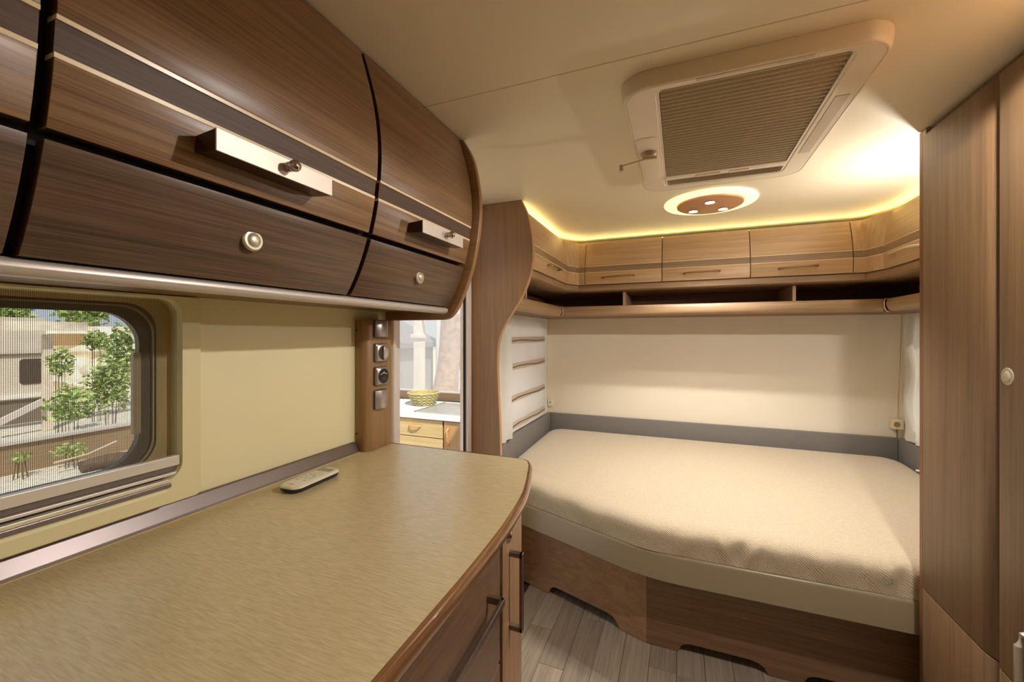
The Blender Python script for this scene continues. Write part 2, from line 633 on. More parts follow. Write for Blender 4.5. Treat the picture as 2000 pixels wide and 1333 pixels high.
# deep reveal in tan
mb = M()
rv0 = rrect(oy0 + .003, oy1 - .003, oz0 + .003, oz1 - .003, 0.034, n)
rv1 = rrect(oy0 + .02, oy1 - .026, oz0 + .03, oz1 - .012, 0.05, n)
mb.loft([lp(rv0, XL - 0.005), lp(rv0, XL - 0.016), lp(rv1, XL - 0.018)], cap0=False, cap1=False)
finish(mb, 'reveal', M_REVEAL, win, smooth=35)
# sash: dark rounded frame with a pale gasket, hinged acrylic pane
mb = M()
s0 = rrect(oy0 + .015, oy1 - .022, oz0 + .020, oz1 - .008, 0.055, n)
s1 = rrect(oy0 + .04, oy1 - .050, oz0 + .038, oz1 - .030, 0.06, n)
mb.loft([lp(s0, XL - 0.020), lp(s0, XL - 0.042), lp(s1, XL - 0.040), lp(s1, XL - 0.026)], cap0=False, cap1=False)
mb.loft([lp(s0, XL - 0.020), lp(s1, XL - 0.026)], cap0=False, cap1=False)
finish(mb, 'sash', mat('sash_dark_grey', (104, 95, 80), 0.5), win, smooth=35)
mb = M()
g0 = rrect(oy0 + .025, oy1 - .030, oz0 + .028, oz1 - .016, 0.055, n)
g1 = rrect(oy0 + .028, oy1 - .033, oz0 + .031, oz1 - .019, 0.055, n)
mb.loft([lp(g0, XL - 0.019), lp(g0, XL - 0.017), lp(g1, XL - 0.017), lp(g1, XL - 0.019)], cap0=False, cap1=False)
finish(mb, 'gasket', mat('gasket_beige', (176, 160, 122), 0.5), win, smooth=35)
mb = M(); mb.box(XL - 0.036, XL - 0.033, oy0 + .03, oy1 - .05, oz0 + .04, oz1 - .03)
finish(mb, 'pane', M_GLASS, win)
# stay arm
mb = M(); mb.box(XL - 0.030, XL - 0.019, oy1 - .062, oy1 - .050, 1.09, 1.245)
finish(mb, 'window_stay', mat('stay_beige', (190, 174, 140), 0.5), win, bevel=0.002)
# fly screen and its bars
mb = M(); mb.add([(XL + 0.004, oy0, 1.03), (XL + 0.004, oy1 - 0.001, 1.03), (XL + 0.004, oy1 - 0.001, oz1), (XL + 0.004, oy0, oz1)], [(0, 1, 2, 3)])
finish(mb, 'fly_screen', M_SCREEN, win)
bars = [('screen_bar', 1.022, 1.041, XL + 0.001, XL + 0.016, M_CHAMP), ('blind_bar', 1.010, 1.0195, XL + 0.0, XL + 0.008, M_ALUD),
        ('screen_bar', 1.0035, 1.009, XL + 0.0, XL + 0.014, M_CHAMP), ('blind_groove', 0.9985, 1.0035, XL - 0.006, XL + 0.002, M_BLACK),
        ('screen_bar', 0.9935, 0.998, XL + 0.0, XL + 0.016, M_CHAMP), ('blind_bar', 0.984, 0.9925, XL + 0.0, XL + 0.0235, M_ALUD)]
for nm, z0, z1, x0, x1, mt in bars:
    mb = M(); mb.box(x0, x1, oy0 + 0.004, 0.516 if z0 > 1.0 else 0.498, z0, z1)
    finish(mb, nm, mt, win, bevel=0.001)
mb = M(); mb.prism([(XL + 0.018, 0.9525), (FX + 0.012, 0.956), (FX + 0.012, 0.979), (FX + 0.009, 0.984), (XL + 0.018, 0.984)], 'y', -0.6, 0.488)
finish(mb, 'blind_cassette', M_FRAME, win, bevel=0.0015)

# ------------------------------------------------------------------ entrance door opening
dr = struct_empty('door_1', (XL, 1.45, 0))
mb = M()
mb.box(XL - 0.03, XL + 0.012, 1.186, 1.224, 0.0, 1.90)
finish(mb, 'door_jamb', M_DOORWHITE, dr, bevel=0.006, seg=3)
mb = M(); mb.box(XL - 0.006, XL + 0.002, 1.686, 1.7075, 0.0, 1.86)
finish(mb, 'door_jamb', M_DOORWHITE, dr, bevel=0.004)
mb = M(); mb.box(XL - 0.006, XL - 0.001, 1.7085, 1.7345, 0.0, 1.86)
finish(mb, 'door_gasket', M_BLACK, dr)
mb = M(); mb.box(XL - 0.03, XL + 0.006, 1.7355, 1.7835, 0.0, 1.88)
finish(mb, 'door_jamb', M_DOORWHITE, dr, bevel=0.006, seg=3)
mb = M(); mb.box(XL - 0.03, XL + 0.010, 1.226, 1.7345, 1.8605, 1.90)
finish(mb, 'door_head', M_DOORWHITE, dr, bevel=0.004)

# ------------------------------------------------------------------ bed windows (behind blind and curtain)
for nm, x, y0, y1, sg in (('window_2', XL, BWIN[0], BWIN[1], -1), ('window_3', XR, 2.0, 2.88, 1)):
    wv = struct_empty(nm, (x, (y0 + y1) / 2, 1.06))
    xa = x + sg * 0.002
    mb = M()
    o2, i2 = rrect(y0, y1, 0.76, 1.36, 0.02), rrect(y0 + .03, y1 - .03, 0.79, 1.33, 0.03)
    mb.loft([lp(o2, xa), lp(o2, xa + sg * .03), lp(i2, xa + sg * .03), lp(i2, xa), lp(o2, xa)], cap0=False, cap1=False)
    finish(mb, 'window_frame', M_FRAME, wv, smooth=35)
    mb = M(); mb.box(min(xa + sg * .012, xa + sg * .016), max(xa + sg * .012, xa + sg * .016), y0 + .02, y1 - .02, 0.78, 1.34)
    finish(mb, 'pane', M_GLASS, wv)

# ================================================================== LEFT OVERHEAD CUPBOARDS
PL = [(-.642, 1.90), (-.622, 1.84), (-.604, 1.765), (-.592, 1.68), (-.594, 1.61), (-.601, 1.57), (-.615, 1.497), (-.624, 1.486), (-.648, 1.417), (-.682, 1.361)]
fL = fitz(PL, 5)


def upper_door(root, f, a0, a1, axis, sgn, zt, zu, zl, zb, wd, bd, thick=0.02, inset=0.003, edge=None):
    edge = edge or W_PALE
    d = finish(slab(f, zu, zt, a0, a1, axis, thick, sgn), 'door', [wd, edge], root, bevel=0.0012, smooth=30)
    finish(slab(f, zb, zl - 0.005, a0, a1, axis, thick, sgn, 6), 'lower_panel', [wd, edge], d, bevel=0.0012, smooth=30)
    finish(slab(f, zl, zu - 0.005, a0, a1, axis, thick - inset, sgn, 4, inset), 'accent_band', [bd, edge], d, smooth=30)
    for z in (zl - 0.005, zu - 0.005):
        finish(slab(f, z, z + 0.005, a0, a1, axis, thick - 0.0012, sgn, 1, 0.0008), 'trim_strip', [W_TRIM, W_TRIM], d)
    return d


units = [(-0.285, 0.215, 'brown overhead cupboard cut off by the left edge of the photo'),
         (0.215, 0.715, 'wide brown overhead cupboard with long box handle above the fly-screened window'),
         (0.715, 1.145, 'narrower brown overhead cupboard at the rounded end panel')]
for y0, y1, lab in units:
    u = thing('overhead_cupboard', (XL, (y0 + y1) / 2, 1.36), lab, 'cupboard', 'overhead cupboards above the worktop')
    mb = M()
    zs = [1.366 + (1.892 - 1.366) * q / 12 for q in range(13)]
    poly = [(fL(z) - 0.026, z) for z in zs] + [(XL + 0.001, 1.892), (XL + 0.001, 1.366)]
    mb.prism(poly, 'y', y0 + 0.0005, y1 - 0.0005)
    finish(mb, 'carcass', M_GAP, u)
    mb = M(); mb.box(XL + 0.001, -0.712, y0 + 0.0005, y1 - 0.0005, 1.357, 1.3658)
    finish(mb, 'bottom_board', W[1], u)
    g = 0.0058
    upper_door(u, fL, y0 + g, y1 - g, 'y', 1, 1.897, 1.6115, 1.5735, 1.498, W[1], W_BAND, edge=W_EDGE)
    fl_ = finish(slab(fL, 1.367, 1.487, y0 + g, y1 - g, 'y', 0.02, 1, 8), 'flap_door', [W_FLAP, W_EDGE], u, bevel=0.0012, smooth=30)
    yk = y0 + (y1 - y0) * 0.50
    zk = 1.432
    xk = fL(zk)
    mb = M(); mb.lathe([(0.0005, 0), (0.0172, 0), (0.0172, 0.003), (0.0150, 0.0055), (0.0118, 0.0058), (0.0112, 0.0048), (0.0095, 0.0075), (0.005, 0.0092), (0.0005, 0.0096)], (xk - 0.0005, yk, zk), 'x')
    finish(mb, 'push_knob', M_KNOB, fl_, smooth=40)
    # box handle: brown channel with a steel face plate and a chrome button
    hy = (y0 + y1) / 2 - (0.008 if y1 < 1 else 0.0)
    h0, h1 = hy - 0.098, hy + 0.098
    xs = fL(1.537)
    mb = M(); mb.prism([(xs - 0.002, 1.526), (-0.566, 1.5225), (-0.566, 1.5515), (xs - 0.002, 1.548)], 'y', h0, h1)
    hb = finish(mb, 'handle', M_HBODY, u, bevel=0.001)
    mb = M(); mb.box(-0.5658, -0.5630, h0, h1, 1.522, 1.552)
    finish(mb, 'face_plate', M_PLATE, hb, bevel=0.0006)
    mb = M(); mb.lathe([(0.0005, 0), (0.0075, 0), (0.0075, 0.006), (0.0062, 0.007), (0.0062, 0.012), (0.0085, 0.0135), (0.0090, 0.018), (0.0075, 0.0215), (0.004, 0.0235), (0.0005, 0.024)], (-0.563, hy + 0.008, 1.5385), 'x')
    finish(mb, 'button', M_CHROME, hb, smooth=40)
    if y1 > 1.1:
        EP = [(-.637, 1.898), (-.601, 1.834), (-.583, 1.758), (-.575, 1.685), (-.579, 1.606), (-.594, 1.519), (-.619, 1.44), (-.651, 1.372), (-.672, 1.343), (-.690, 1.331), (-.712, 1.327)]
        # smooth the outline
        pts = []
        for q in range(len(EP) - 1):
            p0 = EP[max(q - 1, 0)]; p1 = EP[q]; p2 = EP[q + 1]; p3 = EP[min(q + 2, len(EP) - 1)]
            for tt in (0, .25, .5, .75):
                pts.append(tuple(0.5 * ((2 * p1[c]) + (-p0[c] + p2[c]) * tt + (2 * p0[c] - 5 * p1[c] + 4 * p2[c] - p3[c]) * tt ** 2 + (-p0[c] + 3 * p1[c] - 3 * p2[c] + p3[c]) * tt ** 3) for c in (0, 1)))
        pts.append(EP[-1])
        poly = pts + [(XL + 0.001, 1.327), (XL + 0.001, 1.898)]
        mb = M(); mb.prism(poly, 'y', 1.1565, 1.178)
        finish(mb, 'end_panel', wood('end_panel_wood', 0, (124, 90, 56), (156, 116, 74), rough=0.35), u, bevel=0.003, smooth=35)

# aluminium grip rail that runs under the cupboards
mb = M()
mb.prism([(-.7105, 1.3655), (-.688, 1.3660), (-.6805, 1.3610), (-.679, 1.3545), (-.683, 1.3480), (-.692, 1.3445), (-.703, 1.3460), (-.7105, 1.352)], 'y', -0.285, 1.142)
tag(finish(mb, 'light_rail', M_RAIL, bevel=0.0015, smooth=40, loc=(-.69, 0.43, 1.35)), 'long aluminium rail along the lower edge of the brown overhead cupboards', 'rail')

# ================================================================== WORKTOP
TZ = 0.917
FRONT = [(-.293, -0.60), (-.288, 0.0), (-.290, 0.20), (-.292, 0.35), (-.294, 0.45), (-.296, 0.55), (-.301, 0.66), (-.310, 0.77), (-.326, 0.885), (-.347, 0.97), (-.362, 1.022), (-.378, 1.075), (-.390, 1.104), (-.400, 1.122), (-.415, 1.135), (-.437, 1.141)]


def catmull(P, m=4):
    out = []
    for q in range(len(P) - 1):
        p0 = P[max(q - 1, 0)]; p1 = P[q]; p2 = P[q + 1]; p3 = P[min(q + 2, len(P) - 1)]
        for j in range(m):
            tt = j / m
            out.append(tuple(0.5 * ((2 * p1[c]) + (-p0[c] + p2[c]) * tt + (2 * p0[c] - 5 * p1[c] + 4 * p2[c] - p3[c]) * tt ** 2 + (-p0[c] + 3 * p1[c] - 3 * p2[c] + p3[c]) * tt ** 3) for c in (0, 1)))
    out.append(P[-1])
    return out


FC = catmull(FRONT, 4)


def offset(path, d):
    """shift an open 2D path to its left by d"""
    out = []
    for i, p in enumerate(path):
        a = Vector(path[max(i - 1, 0)]); b = Vector(path[min(i + 1, len(path) - 1)])
        t = (b - a).normalized()
        out.append((p[0] - t.y * d, p[1] + t.x * d))
    return out


wt = thing('worktop', (-.6, 0.3, TZ - 0.03), 'beige ribbed worktop with glossy wooden nosing beside the window', 'worktop')
FI = offset(FC, 0.0065)
FI[-1] = (FI[-1][0], 1.131)
poly = [p for p in FI] + [(-.60, 1.131), (-.925, 1.131), (XL + 0.012, 1.131), (XL + 0.012, -0.6)]
poly = poly[:-4] + [(XL + 0.0125, 1.131), (XL + 0.0125, -0.6)]
mb = M(); mb.prism(poly, 'z', TZ - 0.028, TZ)
finish(mb, 'laminate_top', M_TOP, wt)
# nosing: half-round wooden lip along the front and the far end
path = FC + [(-.6, 1.1415), (XL + 0.0125, 1.1415)]
prof = [(0.0068, 0.0004), (0.0045, 0.0004), (0.001, -0.0015), (-0.003, -0.006), (-0.0045, -0.013), (-0.004, -0.020), (-0.0005, -0.027), (0.004, -0.032), (0.010, -0.034)]
loops = []
for i, p in enumerate(path):
    a = Vector(path[max(i - 1, 0)]); b = Vector(path[min(i + 1, len(path) - 1)])
    t = (b - a).normalized(); nrm = Vector((-t.y, t.x))
    loops.append([(p[0] + nrm.x * d, p[1] + nrm.y * d, TZ + h) for d, h in prof])
mb = M(); mb.loft(loops)
finish(mb, 'nosing', W_NOSE, wt, smooth=50)

mb = M()
mb.prism([(XL + 0.0008, TZ + 0.001), (XL + 0.024, TZ + 0.001), (XL + 0.0225, TZ + 0.006), (XL + 0.0095, TZ + 0.031), (XL + 0.0008, TZ + 0.0315)], 'y', -0.6, 1.004)
tag(finish(mb, 'sealing_strip', mat('polished_strip', (116, 107, 106), 0.36, 1.0), bevel=0.001, loc=(XL + 0.01, 0.3, TZ)), 'metallic sealing strip along the wall behind the worktop', 'strip')
mb = M(); mb.box(XL + 0.0245, XL + 0.029, -0.6, 1.004, TZ + 0.0005, TZ + 0.0025)
finish(mb, 'sealing_bead', mat('cream_bead', (206, 186, 140), 0.5), wt)

# ------------------------------------------------------------------ cupboards under the worktop
BC = offset(FC, 0.026)
def at_y(path, y):
    for p, q in zip(path[:-1], path[1:]):
        if (p[1] - y) * (q[1] - y) <= 0 and p[1] != q[1]:
            t = (y - p[1]) / (q[1] - p[1])
            return p[0] + t * (q[0] - p[0])
    return path[-1][0]


def curved_front(y0, y1, z0, z1, thick, name, mats, parent, n=12):
    ys = [y0 + (y1 - y0) * q / n for q in range(n + 1)]
    poly = [(at_y(BC, y), y) for y in ys] + [(at_y(BC, y) - thick, y) for y in reversed(ys)]
    mb = M(); mb.prism(poly, 'z', z0, z1)
    return finish(mb, name, mats, parent, bevel=0.0012, smooth=30)


du = thing('drawer_unit', (-.6, 0.35, 0), 'brown drawer unit with bar handles below the worktop', 'drawer unit')
ys = [-0.55 + (0.776 + 0.55) * q / 14 for q in range(15)]
poly = [(at_y(BC, y) - 0.021, y) for y in ys] + [(XL + 0.002, 0.776), (XL + 0.002, -0.55)]
mb = M(); mb.prism(poly, 'z', 0.0005, TZ - 0.036)
finish(mb, 'carcass', M_GAP, du)
for z0, z1, zh in ((0.622, 0.876, 0.79), (0.35, 0.614, 0.53), (0.06, 0.342, 0.25)):
    d = curved_front(0.0, 0.768, z0, z1, 0.02, 'drawer', W_FRONT, du)
    hb = M()
    ya, yb = 0.33, 0.70
    P = []
    xa, xb = at_y(BC, ya), at_y(BC, yb)
    nn = 8
    pts = [(at_y(BC, ya + (yb - ya) * q / nn) + 0.030, ya + (yb - ya) * q / nn, zh) for q in range(nn + 1)]
    hb.strap(pts, (0.0035, 0, 0), (0, 0, 0.0065))
    for yy in (ya + 0.004, yb - 0.004):
        x = at_y(BC, yy)
        hb.box(x - 0.001, x + 0.0335, yy - 0.004, yy + 0.004, zh - 0.0065, zh + 0.0065)
    finish(hb, 'bar_handle', M_HDARK, d, bevel=0.0008)
eu = thing('corner_cupboard', (-.6, 0.95, 0), 'narrow brown end cupboard with an upright bar handle beside the bed', 'cupboard')
ys = [0.784 + (1.112 - 0.784) * q / 12 for q in range(13)]
poly = [(at_y(BC, y) - 0.021, y) for y in ys] + [(XL + 0.002, 1.112), (XL + 0.002, 0.784)]
mb = M(); mb.prism(poly, 'z', 0.0005, TZ - 0.036)
finish(mb, 'carcass', W_DOORZ, eu)
d = curved_front(0.7885, 1.105, 0.06, 0.880, 0.02, 'door', W_DOORZ, eu)
mb = M()
hy = 0.842; hx = at_y(BC, hy)
for zz in (0.800, 0.640):
    mb.box(hx - 0.001, hx + 0.031, hy - 0.006, hy + 0.006, zz - 0.005, zz + 0.005)
mb.box(hx + 0.0245, hx + 0.0315, hy - 0.006, hy + 0.006, 0.635, 0.805)
finish(mb, 'bar_handle', M_HDARK, d, bevel=0.0012)
mb = M(); ky = 0.826; kx = at_y(BC, ky)
mb.lathe([(0.0005, 0), (0.0165, 0), (0.0165, 0.003), (0.0145, 0.0055), (0.011, 0.0055), (0.0095, 0.0075), (0.005, 0.009), (0.0005, 0.0095)], (kx - 0.001, ky, 0.847), 'x')
finish(mb, 'push_knob', M_CHROME, d, smooth=40)

# ------------------------------------------------------------------ pillar with switches
pl = thing('switch_pillar', (XL + 0.024, 1.067, TZ), 'slim wooden pillar carrying four switch plates at the worktop end', 'pillar')
r = 0.022
poly = [(XL + 0.001, 1.011)] + [(-.888 - r + r * math.cos(math.radians(a)), 1.011 + r + r * math.sin(math.radians(a))) for a in range(-90, 1, 10)] + [(-.888, 1.128), (XL + 0.001, 1.128)]
mb = M(); mb.prism(poly, 'z', TZ + 0.0008, 1.3265)
finish(mb, 'post', wood('pillar_wood', 2, (134, 102, 66), (166, 130, 88), rough=0.42), pl, bevel=0.0008, smooth=35)
for zz in (1.293, 0.972):
    mb = M(); mb.lathe([(0.0003, 0), (0.0035, 0), (0.0035, 0.002), (0.0003, 0.0025)], (XL + 0.008, 1.0115, zz), 'y', 12, sgn=-1)
    finish(mb, 'screw_cap', M_BLACK, pl)


def plate(z0, z1, label, style):
    y0, y1 = 1.041, 1.101
    zc = (z0 + z1) / 2
    t = thing('switch_plate', (-.888, 1.07, zc), label, 'switch', 'switch plates on the wooden pillar')
    mb = M()
    mb.loft([[(-.8875 + x, a, b) for a, b in rrect(y0 + i, y1 - i, z0 + i, z1 - i, 0.006)] for x, i in ((0, 0), (0.0035, 0.0))])
    finish(mb, 'base', M_SWBASE, t, smooth=40)
    mb = M()
    if style == 'blank':
        yy = [y0 + 0.001 + (y1 - y0 - 0.002) * q / 10 for q in range(11)]
        poly = [(-.884, y1 - 0.001), (-.884, y0 + 0.001)] + [(-.8795 + 0.0065 * math.sin(math.pi * q / 10), yy[q]) for q in range(11)]
        mb.prism(poly, 'z', z0 + 0.0015, z1 - 0.0015)
        finish(mb, 'rocker', M_SILVER, t, bevel=0.001, smooth=40)
    else:
        mb.loft([[(-.884 + x, a, b) for a, b in rrect(y0 + i, y1 - i, z0 + i, z1 - i, 0.006)] for x, i in ((0, 0.001), (0.006, 0.001), (0.009, 0.004))])
        finish(mb, 'cover', M_SILVER, t, smooth=40)
        xf = -.875
        if style == 'round':
            mb = M(); mb.lathe([(0.0003, 0), (0.0225, 0), (0.0225, 0.0008), (0.0003, 0.0008)], (xf - 0.0003, 1.072, zc), 'x', 36)
            finish(mb, 'recess_ring', mat('switch_recess', (58, 50, 48), 0.5), t)
            poly = [(1.072 + 0.0195 * math.cos(math.radians(a)), zc + 0.0195 * math.sin(math.radians(a))) for a in range(-100, 101, 10)]
            mb = M(); mb.prism(poly, 'x', xf + 0.0003, xf + 0.006)
            finish(mb, 'rocker', mat('switch_rocker', (200, 196, 188), 0.3, 0.5), t, bevel=0.001, smooth=40)
        else:
            mb = M(); mb.lathe([(0.0003, 0), (0.0238, 0), (0.0238, 0.0015), (0.0003, 0.0018)], (xf - 0.0003, 1.073, zc), 'x', 36)
            dsp = finish(mb, 'dial', mat('black_dial', (22, 22, 24), 0.15), t, smooth=40)
            mk = M(); xx = xf + 0.0016
            for q in range(5):
                a = math.radians(150 - q * 30)
                cy, cz = 1.073 + 0.0145 * math.cos(a) * 1.05, zc + 0.004 + 0.0045 * math.sin(a)
                mk.box(xx, xx + 0.0003, cy - 0.0016, cy + 0.0016, cz - 0.0013, cz + 0.0013)
            mk.box(xx, xx + 0.0003, 1.069, 1.077, zc + 0.0105, zc + 0.0125)
            finish(mk, 'marks', mat('dial_marks', (226, 226, 222), 0.5), dsp)
            mk = M()
            for sx in (-1, 1):
                mk.tube([(xx + 0.0002, 1.073 + sx * (0.0035 + 0.002 * math.cos(b)), zc - 0.008 + 0.005 * math.sin(b)) for b in [math.radians(v) for v in range(0, 361, 30)]], 0.0004, 5)
            finish(mk, 'icon', mat('dial_icon', (130, 130, 132), 0.5), dsp)


plate(1.270, 1.327 - 0.0015, 'blank silver rocker plate, topmost on the pillar under the cupboard', 'blank')
plate(1.192, 1.251, 'silver switch plate with a half-round rocker, second from the top', 'round')
plate(1.118, 1.177, 'silver plate with a round black control dial', 'dial')
plate(1.043, 1.104, 'blank silver rocker plate, lowest on the pillar', 'blank')

# ------------------------------------------------------------------ remote control
rc = thing('remote_control', (-.832, 0.753, TZ + 0.0004), 'white remote control with dark underside lying on the beige worktop', 'remote control')
rc.rotation_euler = (0, 0, math.radians(3.0))
ROOT[rc.name] = Vector((0, 0, 0))          # parts below are given in its own space
def rl(i, z, r=0.018): return [(a, b, z) for a, b in rrect(-0.030 + i, 0.030 - i, -0.072 + i, 0.072 - i, r - i * .5)]
mb = M(); mb.loft([rl(0.006, 0.0), rl(0.001, 0.005), rl(0.0, 0.011)])
finish(mb, 'underside', mat('remote_dark_shell', (44, 38, 46), 0.4), rc, smooth=40)
mb = M(); mb.loft([rl(-0.0004, 0.0112), rl(-0.0004, 0.0135), rl(0.002, 0.0165), rl(0.006, 0.0175)])
fc = finish(mb, 'face', mat('remote_white_shell', (232, 226, 206), 0.35), rc, smooth=40)
mb = M(); mb.box(-0.020, 0.020, 0.038, 0.060, 0.0174, 0.0178)
finish(mb, 'display', mat('remote_lcd', (138, 132, 112), 0.2), rc, bevel=0.0002)
for bx_, by_, sw, sh in [(-.014, .026, .004, .003), (-.004, .026, .002, .004), (.006, .026, .002, .004), (.016, .026, .002, .004), (-.014, .014, .004, .003), (0, .010, .009, .006), (.016, .014, .003, .003), (-.014, 0, .005, .003), (.014, -.002, .005, .003), (-.014, -.014, .005, .003), (0, -.014, .004, .003), (.014, -.014, .005, .003), (-.012, -.028, .005, .003), (.010, -.028, .005, .003)]:
    mb = M(); mb.box(bx_ - sw, bx_ + sw, by_ - sh, by_ + sh, 0.0173, 0.0186)
    finish(mb, 'button', mat('remote_button', (214, 210, 186), 0.5) if 'remote_button' not in bpy.data.materials else bpy.data.materials['remote_button'], fc, bevel=0.0006)
mb = M(); mb.box(-0.008, 0.008, -0.0590, -0.0565, 0.0174, 0.0178)
finish(mb, 'logo_bar', mat('remote_logo', (120, 110, 100), 0.5), fc)

# ================================================================== PARTITION BESIDE THE BED
EP = [(-.677, 1.897), (-.646, 1.827), (-.627, 1.732), (-.621, 1.638), (-.636, 1.546), (-.676, 1.453), (-.714, 1.395), (-.760, 1.324), (-.790, 1.252), (-.799, 1.168), (-.795, 1.023), (-.787, 0.855), (-.784, 0.70), (-.784, 0.44), (-.784, 0.001)]
pt = thing('bed_partition', (-.86, 1.80, 0), 'tall wooden partition with a wavy edge between doorway and bed', 'partition')
cp = catmull(EP, 6)
poly = cp + [(XL + 0.001, 0.001), (XL + 0.001, 1.897)]
mb = M(); mb.prism(poly, 'y', 1.788, 1.812)
finish(mb, 'panel', wood('partition_wood', 2, (136, 100, 66), (168, 130, 90), rough=0.42), pt)
rim = []
for i, p in enumerate(cp):
    a = Vector(cp[max(i - 1, 0)]); b = Vector(cp[min(i + 1, len(cp) - 1)])
    t = (b - a).normalized(); nx, nz = -t.y, t.x
    rim.append([(p[0] + nx * d, y, p[1] + nz * d) for d, y in ((-0.0002, 1.7875), (0.0022, 1.7885), (0.0022, 1.8115), (-0.0002, 1.8125))])
mb = M(); mb.loft(rim)
finish(mb, 'edge_band', wood('partition_edge', 2, (166, 124, 84), (196, 154, 110), rough=0.35), pt, smooth=40)

# ================================================================== CUPBOARDS OVER THE BED
ZT, ZU, ZLO, ZBT = 1.866, 1.708, 1.668, 1.592
fB = fitz([(2.640, 1.868), (2.614, 1.80), (2.595, 1.73), (2.588, 1.69), (2.587, 1.65), (2.592, 1.592)], 3)
fS = fitz([(-.678, 1.868), (-.655, 1.80), (-.639, 1.73), (-.634, 1.69), (-.635, 1.65), (-.641, 1.592)], 3)
fR = fitz([(.936, 1.868), (.916, 1.80), (.903, 1.73), (.898, 1.69), (.899, 1.65), (.905, 1.592)], 3)


def bow_handle(root, p0, p1, out, mt=M_BRONZE):
    """bow handle from p0 to p1 that stands off along out"""
    p0, p1, out = Vector(p0), Vector(p1), Vector(out)
    d = p1 - p0
    path = [p0 - out * 0.15, p0 + out * 0.55 + d * 0.03, p0 + out * 0.92 + d * 0.12, p0 + out * 1.0 + d * 0.25, p0 + out * 1.03 + d * 0.5, p0 + out * 1.0 + d * 0.75, p0 + out * 0.92 + d * 0.88, p0 + out * 0.55 + d * 0.97, p1 - out * 0.15]
    mb = M(); mb.tube(path, [0.0065, 0.0055, 0.0055, 0.005, 0.0048, 0.005, 0.0055, 0.0055, 0.0065], 10)
    return finish(mb, 'bow_handle', mt, root, smooth=60)


backs = [(-0.551, -0.095, (-.442, -.252), 'bed cupboard on the back wall nearest the left corner'),
         (-0.095, 0.360, (.024, .210), 'middle bed cupboard on the back wall'),
         (0.360, 0.815, (.492, .666), 'bed cupboard on the back wall with a bright sheen, nearest the right corner')]
for x0, x1, hx, lab in backs:
    u = thing('bed_cupboard', ((x0 + x1) / 2, YB, 1.59), lab, 'cupboard', 'cupboards over the bed')
    mb = M()
    zs = [ZBT + 0.001 + (ZT - 0.002 - ZBT) * q / 8 for q in range(9)]
    mb.prism([(fB(z) + 0.022, z) for z in zs] + [(YB - 0.001, ZT - 0.001), (YB - 0.001, ZBT + 0.001)], 'x', x0 + 0.0003, x1 - 0.0003)
    finish(mb, 'carcass', M_GAP, u)
    upper_door(u, fB, x0 + 0.002, x1 - 0.002, 'x', -1, ZT, ZU, ZLO, ZBT, W_BED[0], W_BANDX, 0.018, 0.0015)
    y = fB(1.632)
    bow_handle(u, (hx[0], y, 1.630), (hx[1], y, 1.636), (0, -0.030, 0))

# side cupboards
for nm, f, sg, y0, y1, xw, hy, lab in (('bed_cupboard', fS, 1, 1.8135, 2.50, XL, (2.06, 2.26), 'side cupboard over the bed next to the wavy partition'),
                                       ('bed_cupboard', fR, -1, 1.68, 2.49, XR, (2.38, 2.17), 'side cupboard over the bed beside the wardrobe')):
    u = thing(nm, (xw, (y0 + y1) / 2, 1.59), lab, 'cupboard', 'cupboards over the bed')
    mb = M()
    zs = [ZBT + 0.001 + (ZT - 0.002 - ZBT) * q / 8 for q in range(9)]
    xi = xw + 0.001 * sg
    mb.prism([(f(z) - sg * 0.022, z) for z in zs] + [(xi, ZT - 0.001), (xi, ZBT + 0.001)], 'y', y0, y1 - 0.0003)
    finish(mb, 'carcass', M_GAP, u)
    upper_door(u, f, y0 + 0.002, y1 - 0.002, 'y', sg, ZT, ZU, ZLO, ZBT, W_BED[1], W_BANDY2, 0.018, 0.0015)
    x = f(1.64)
    bow_handle(u, (x, hy[0], 1.638), (x, hy[1], 1.641), (0.030 * sg, 0, 0), M_KNOB if sg < 0 else M_BRONZE)


def corner(xa, ya, f_side, xb, xflat, xw, sg, lab):
    """filler between a side run (ends at ya) and the back run (starts at xflat, flat from xb)"""
    u = thing('corner_filler', ((xa + xw) / 2, 2.8, 1.59), lab, 'cupboard filler', 'corner fillers over the bed')
    def band(z0, z1, ins, nm, mt, parent, n=8):
        loops = []
        for q in range(n + 1):
            z = z0 + (z1 - z0) * q / n
            fs, fb = f_side(z) - sg * ins, fB(z) + ins
            loops.append([(fs, ya, z), (xb, fb + 0.004, z), (xflat, fb, z), (xflat, YB - 0.001, z), (xw, YB - 0.001, z), (xw, ya, z)])
        mb = M(); mb.loft(loops)
        return finish(mb, nm, mt, parent, bevel=0.0008, seg=1, smooth=25)
    b = band(ZU, ZT, 0, 'upper_panel', W_BED[2], u)
    band(ZLO, ZU - 0.005, 0.0015, 'accent_band', W_BANDX, b, 3)
    band(ZBT, ZLO - 0.005, 0, 'lower_panel', W_BED[2], b, 4)
    for z in (ZLO - 0.005, ZU - 0.005):
        band(z, z + 0.005, 0.0006, 'trim_strip', W_TRIM, b, 1)


corner(-.64, 2.5005, fS, -.592, -.5525, XL + 0.001, 1, 'slanted wooden filler in the left corner of the bed cupboards')
corner(.905, 2.4905, fR, .866, .8165, XR - 0.001, -1, 'slanted wooden filler in the right corner of the bed cupboards')

# cornice under the cupboards, shelf with rounded lip, LED strip: U-shaped runs
def urun(dl, db, dr):
    """front line of the U at depth offsets"""
    return [(-.641 + dl, 1.8135), (-.641 + dl, 2.50), (-.592 + dl * .3, 2.596 + db), (.866 + dr * .3, 2.596 + db), (.905 + dr, 2.49), (.905 + dr, 1.66)]


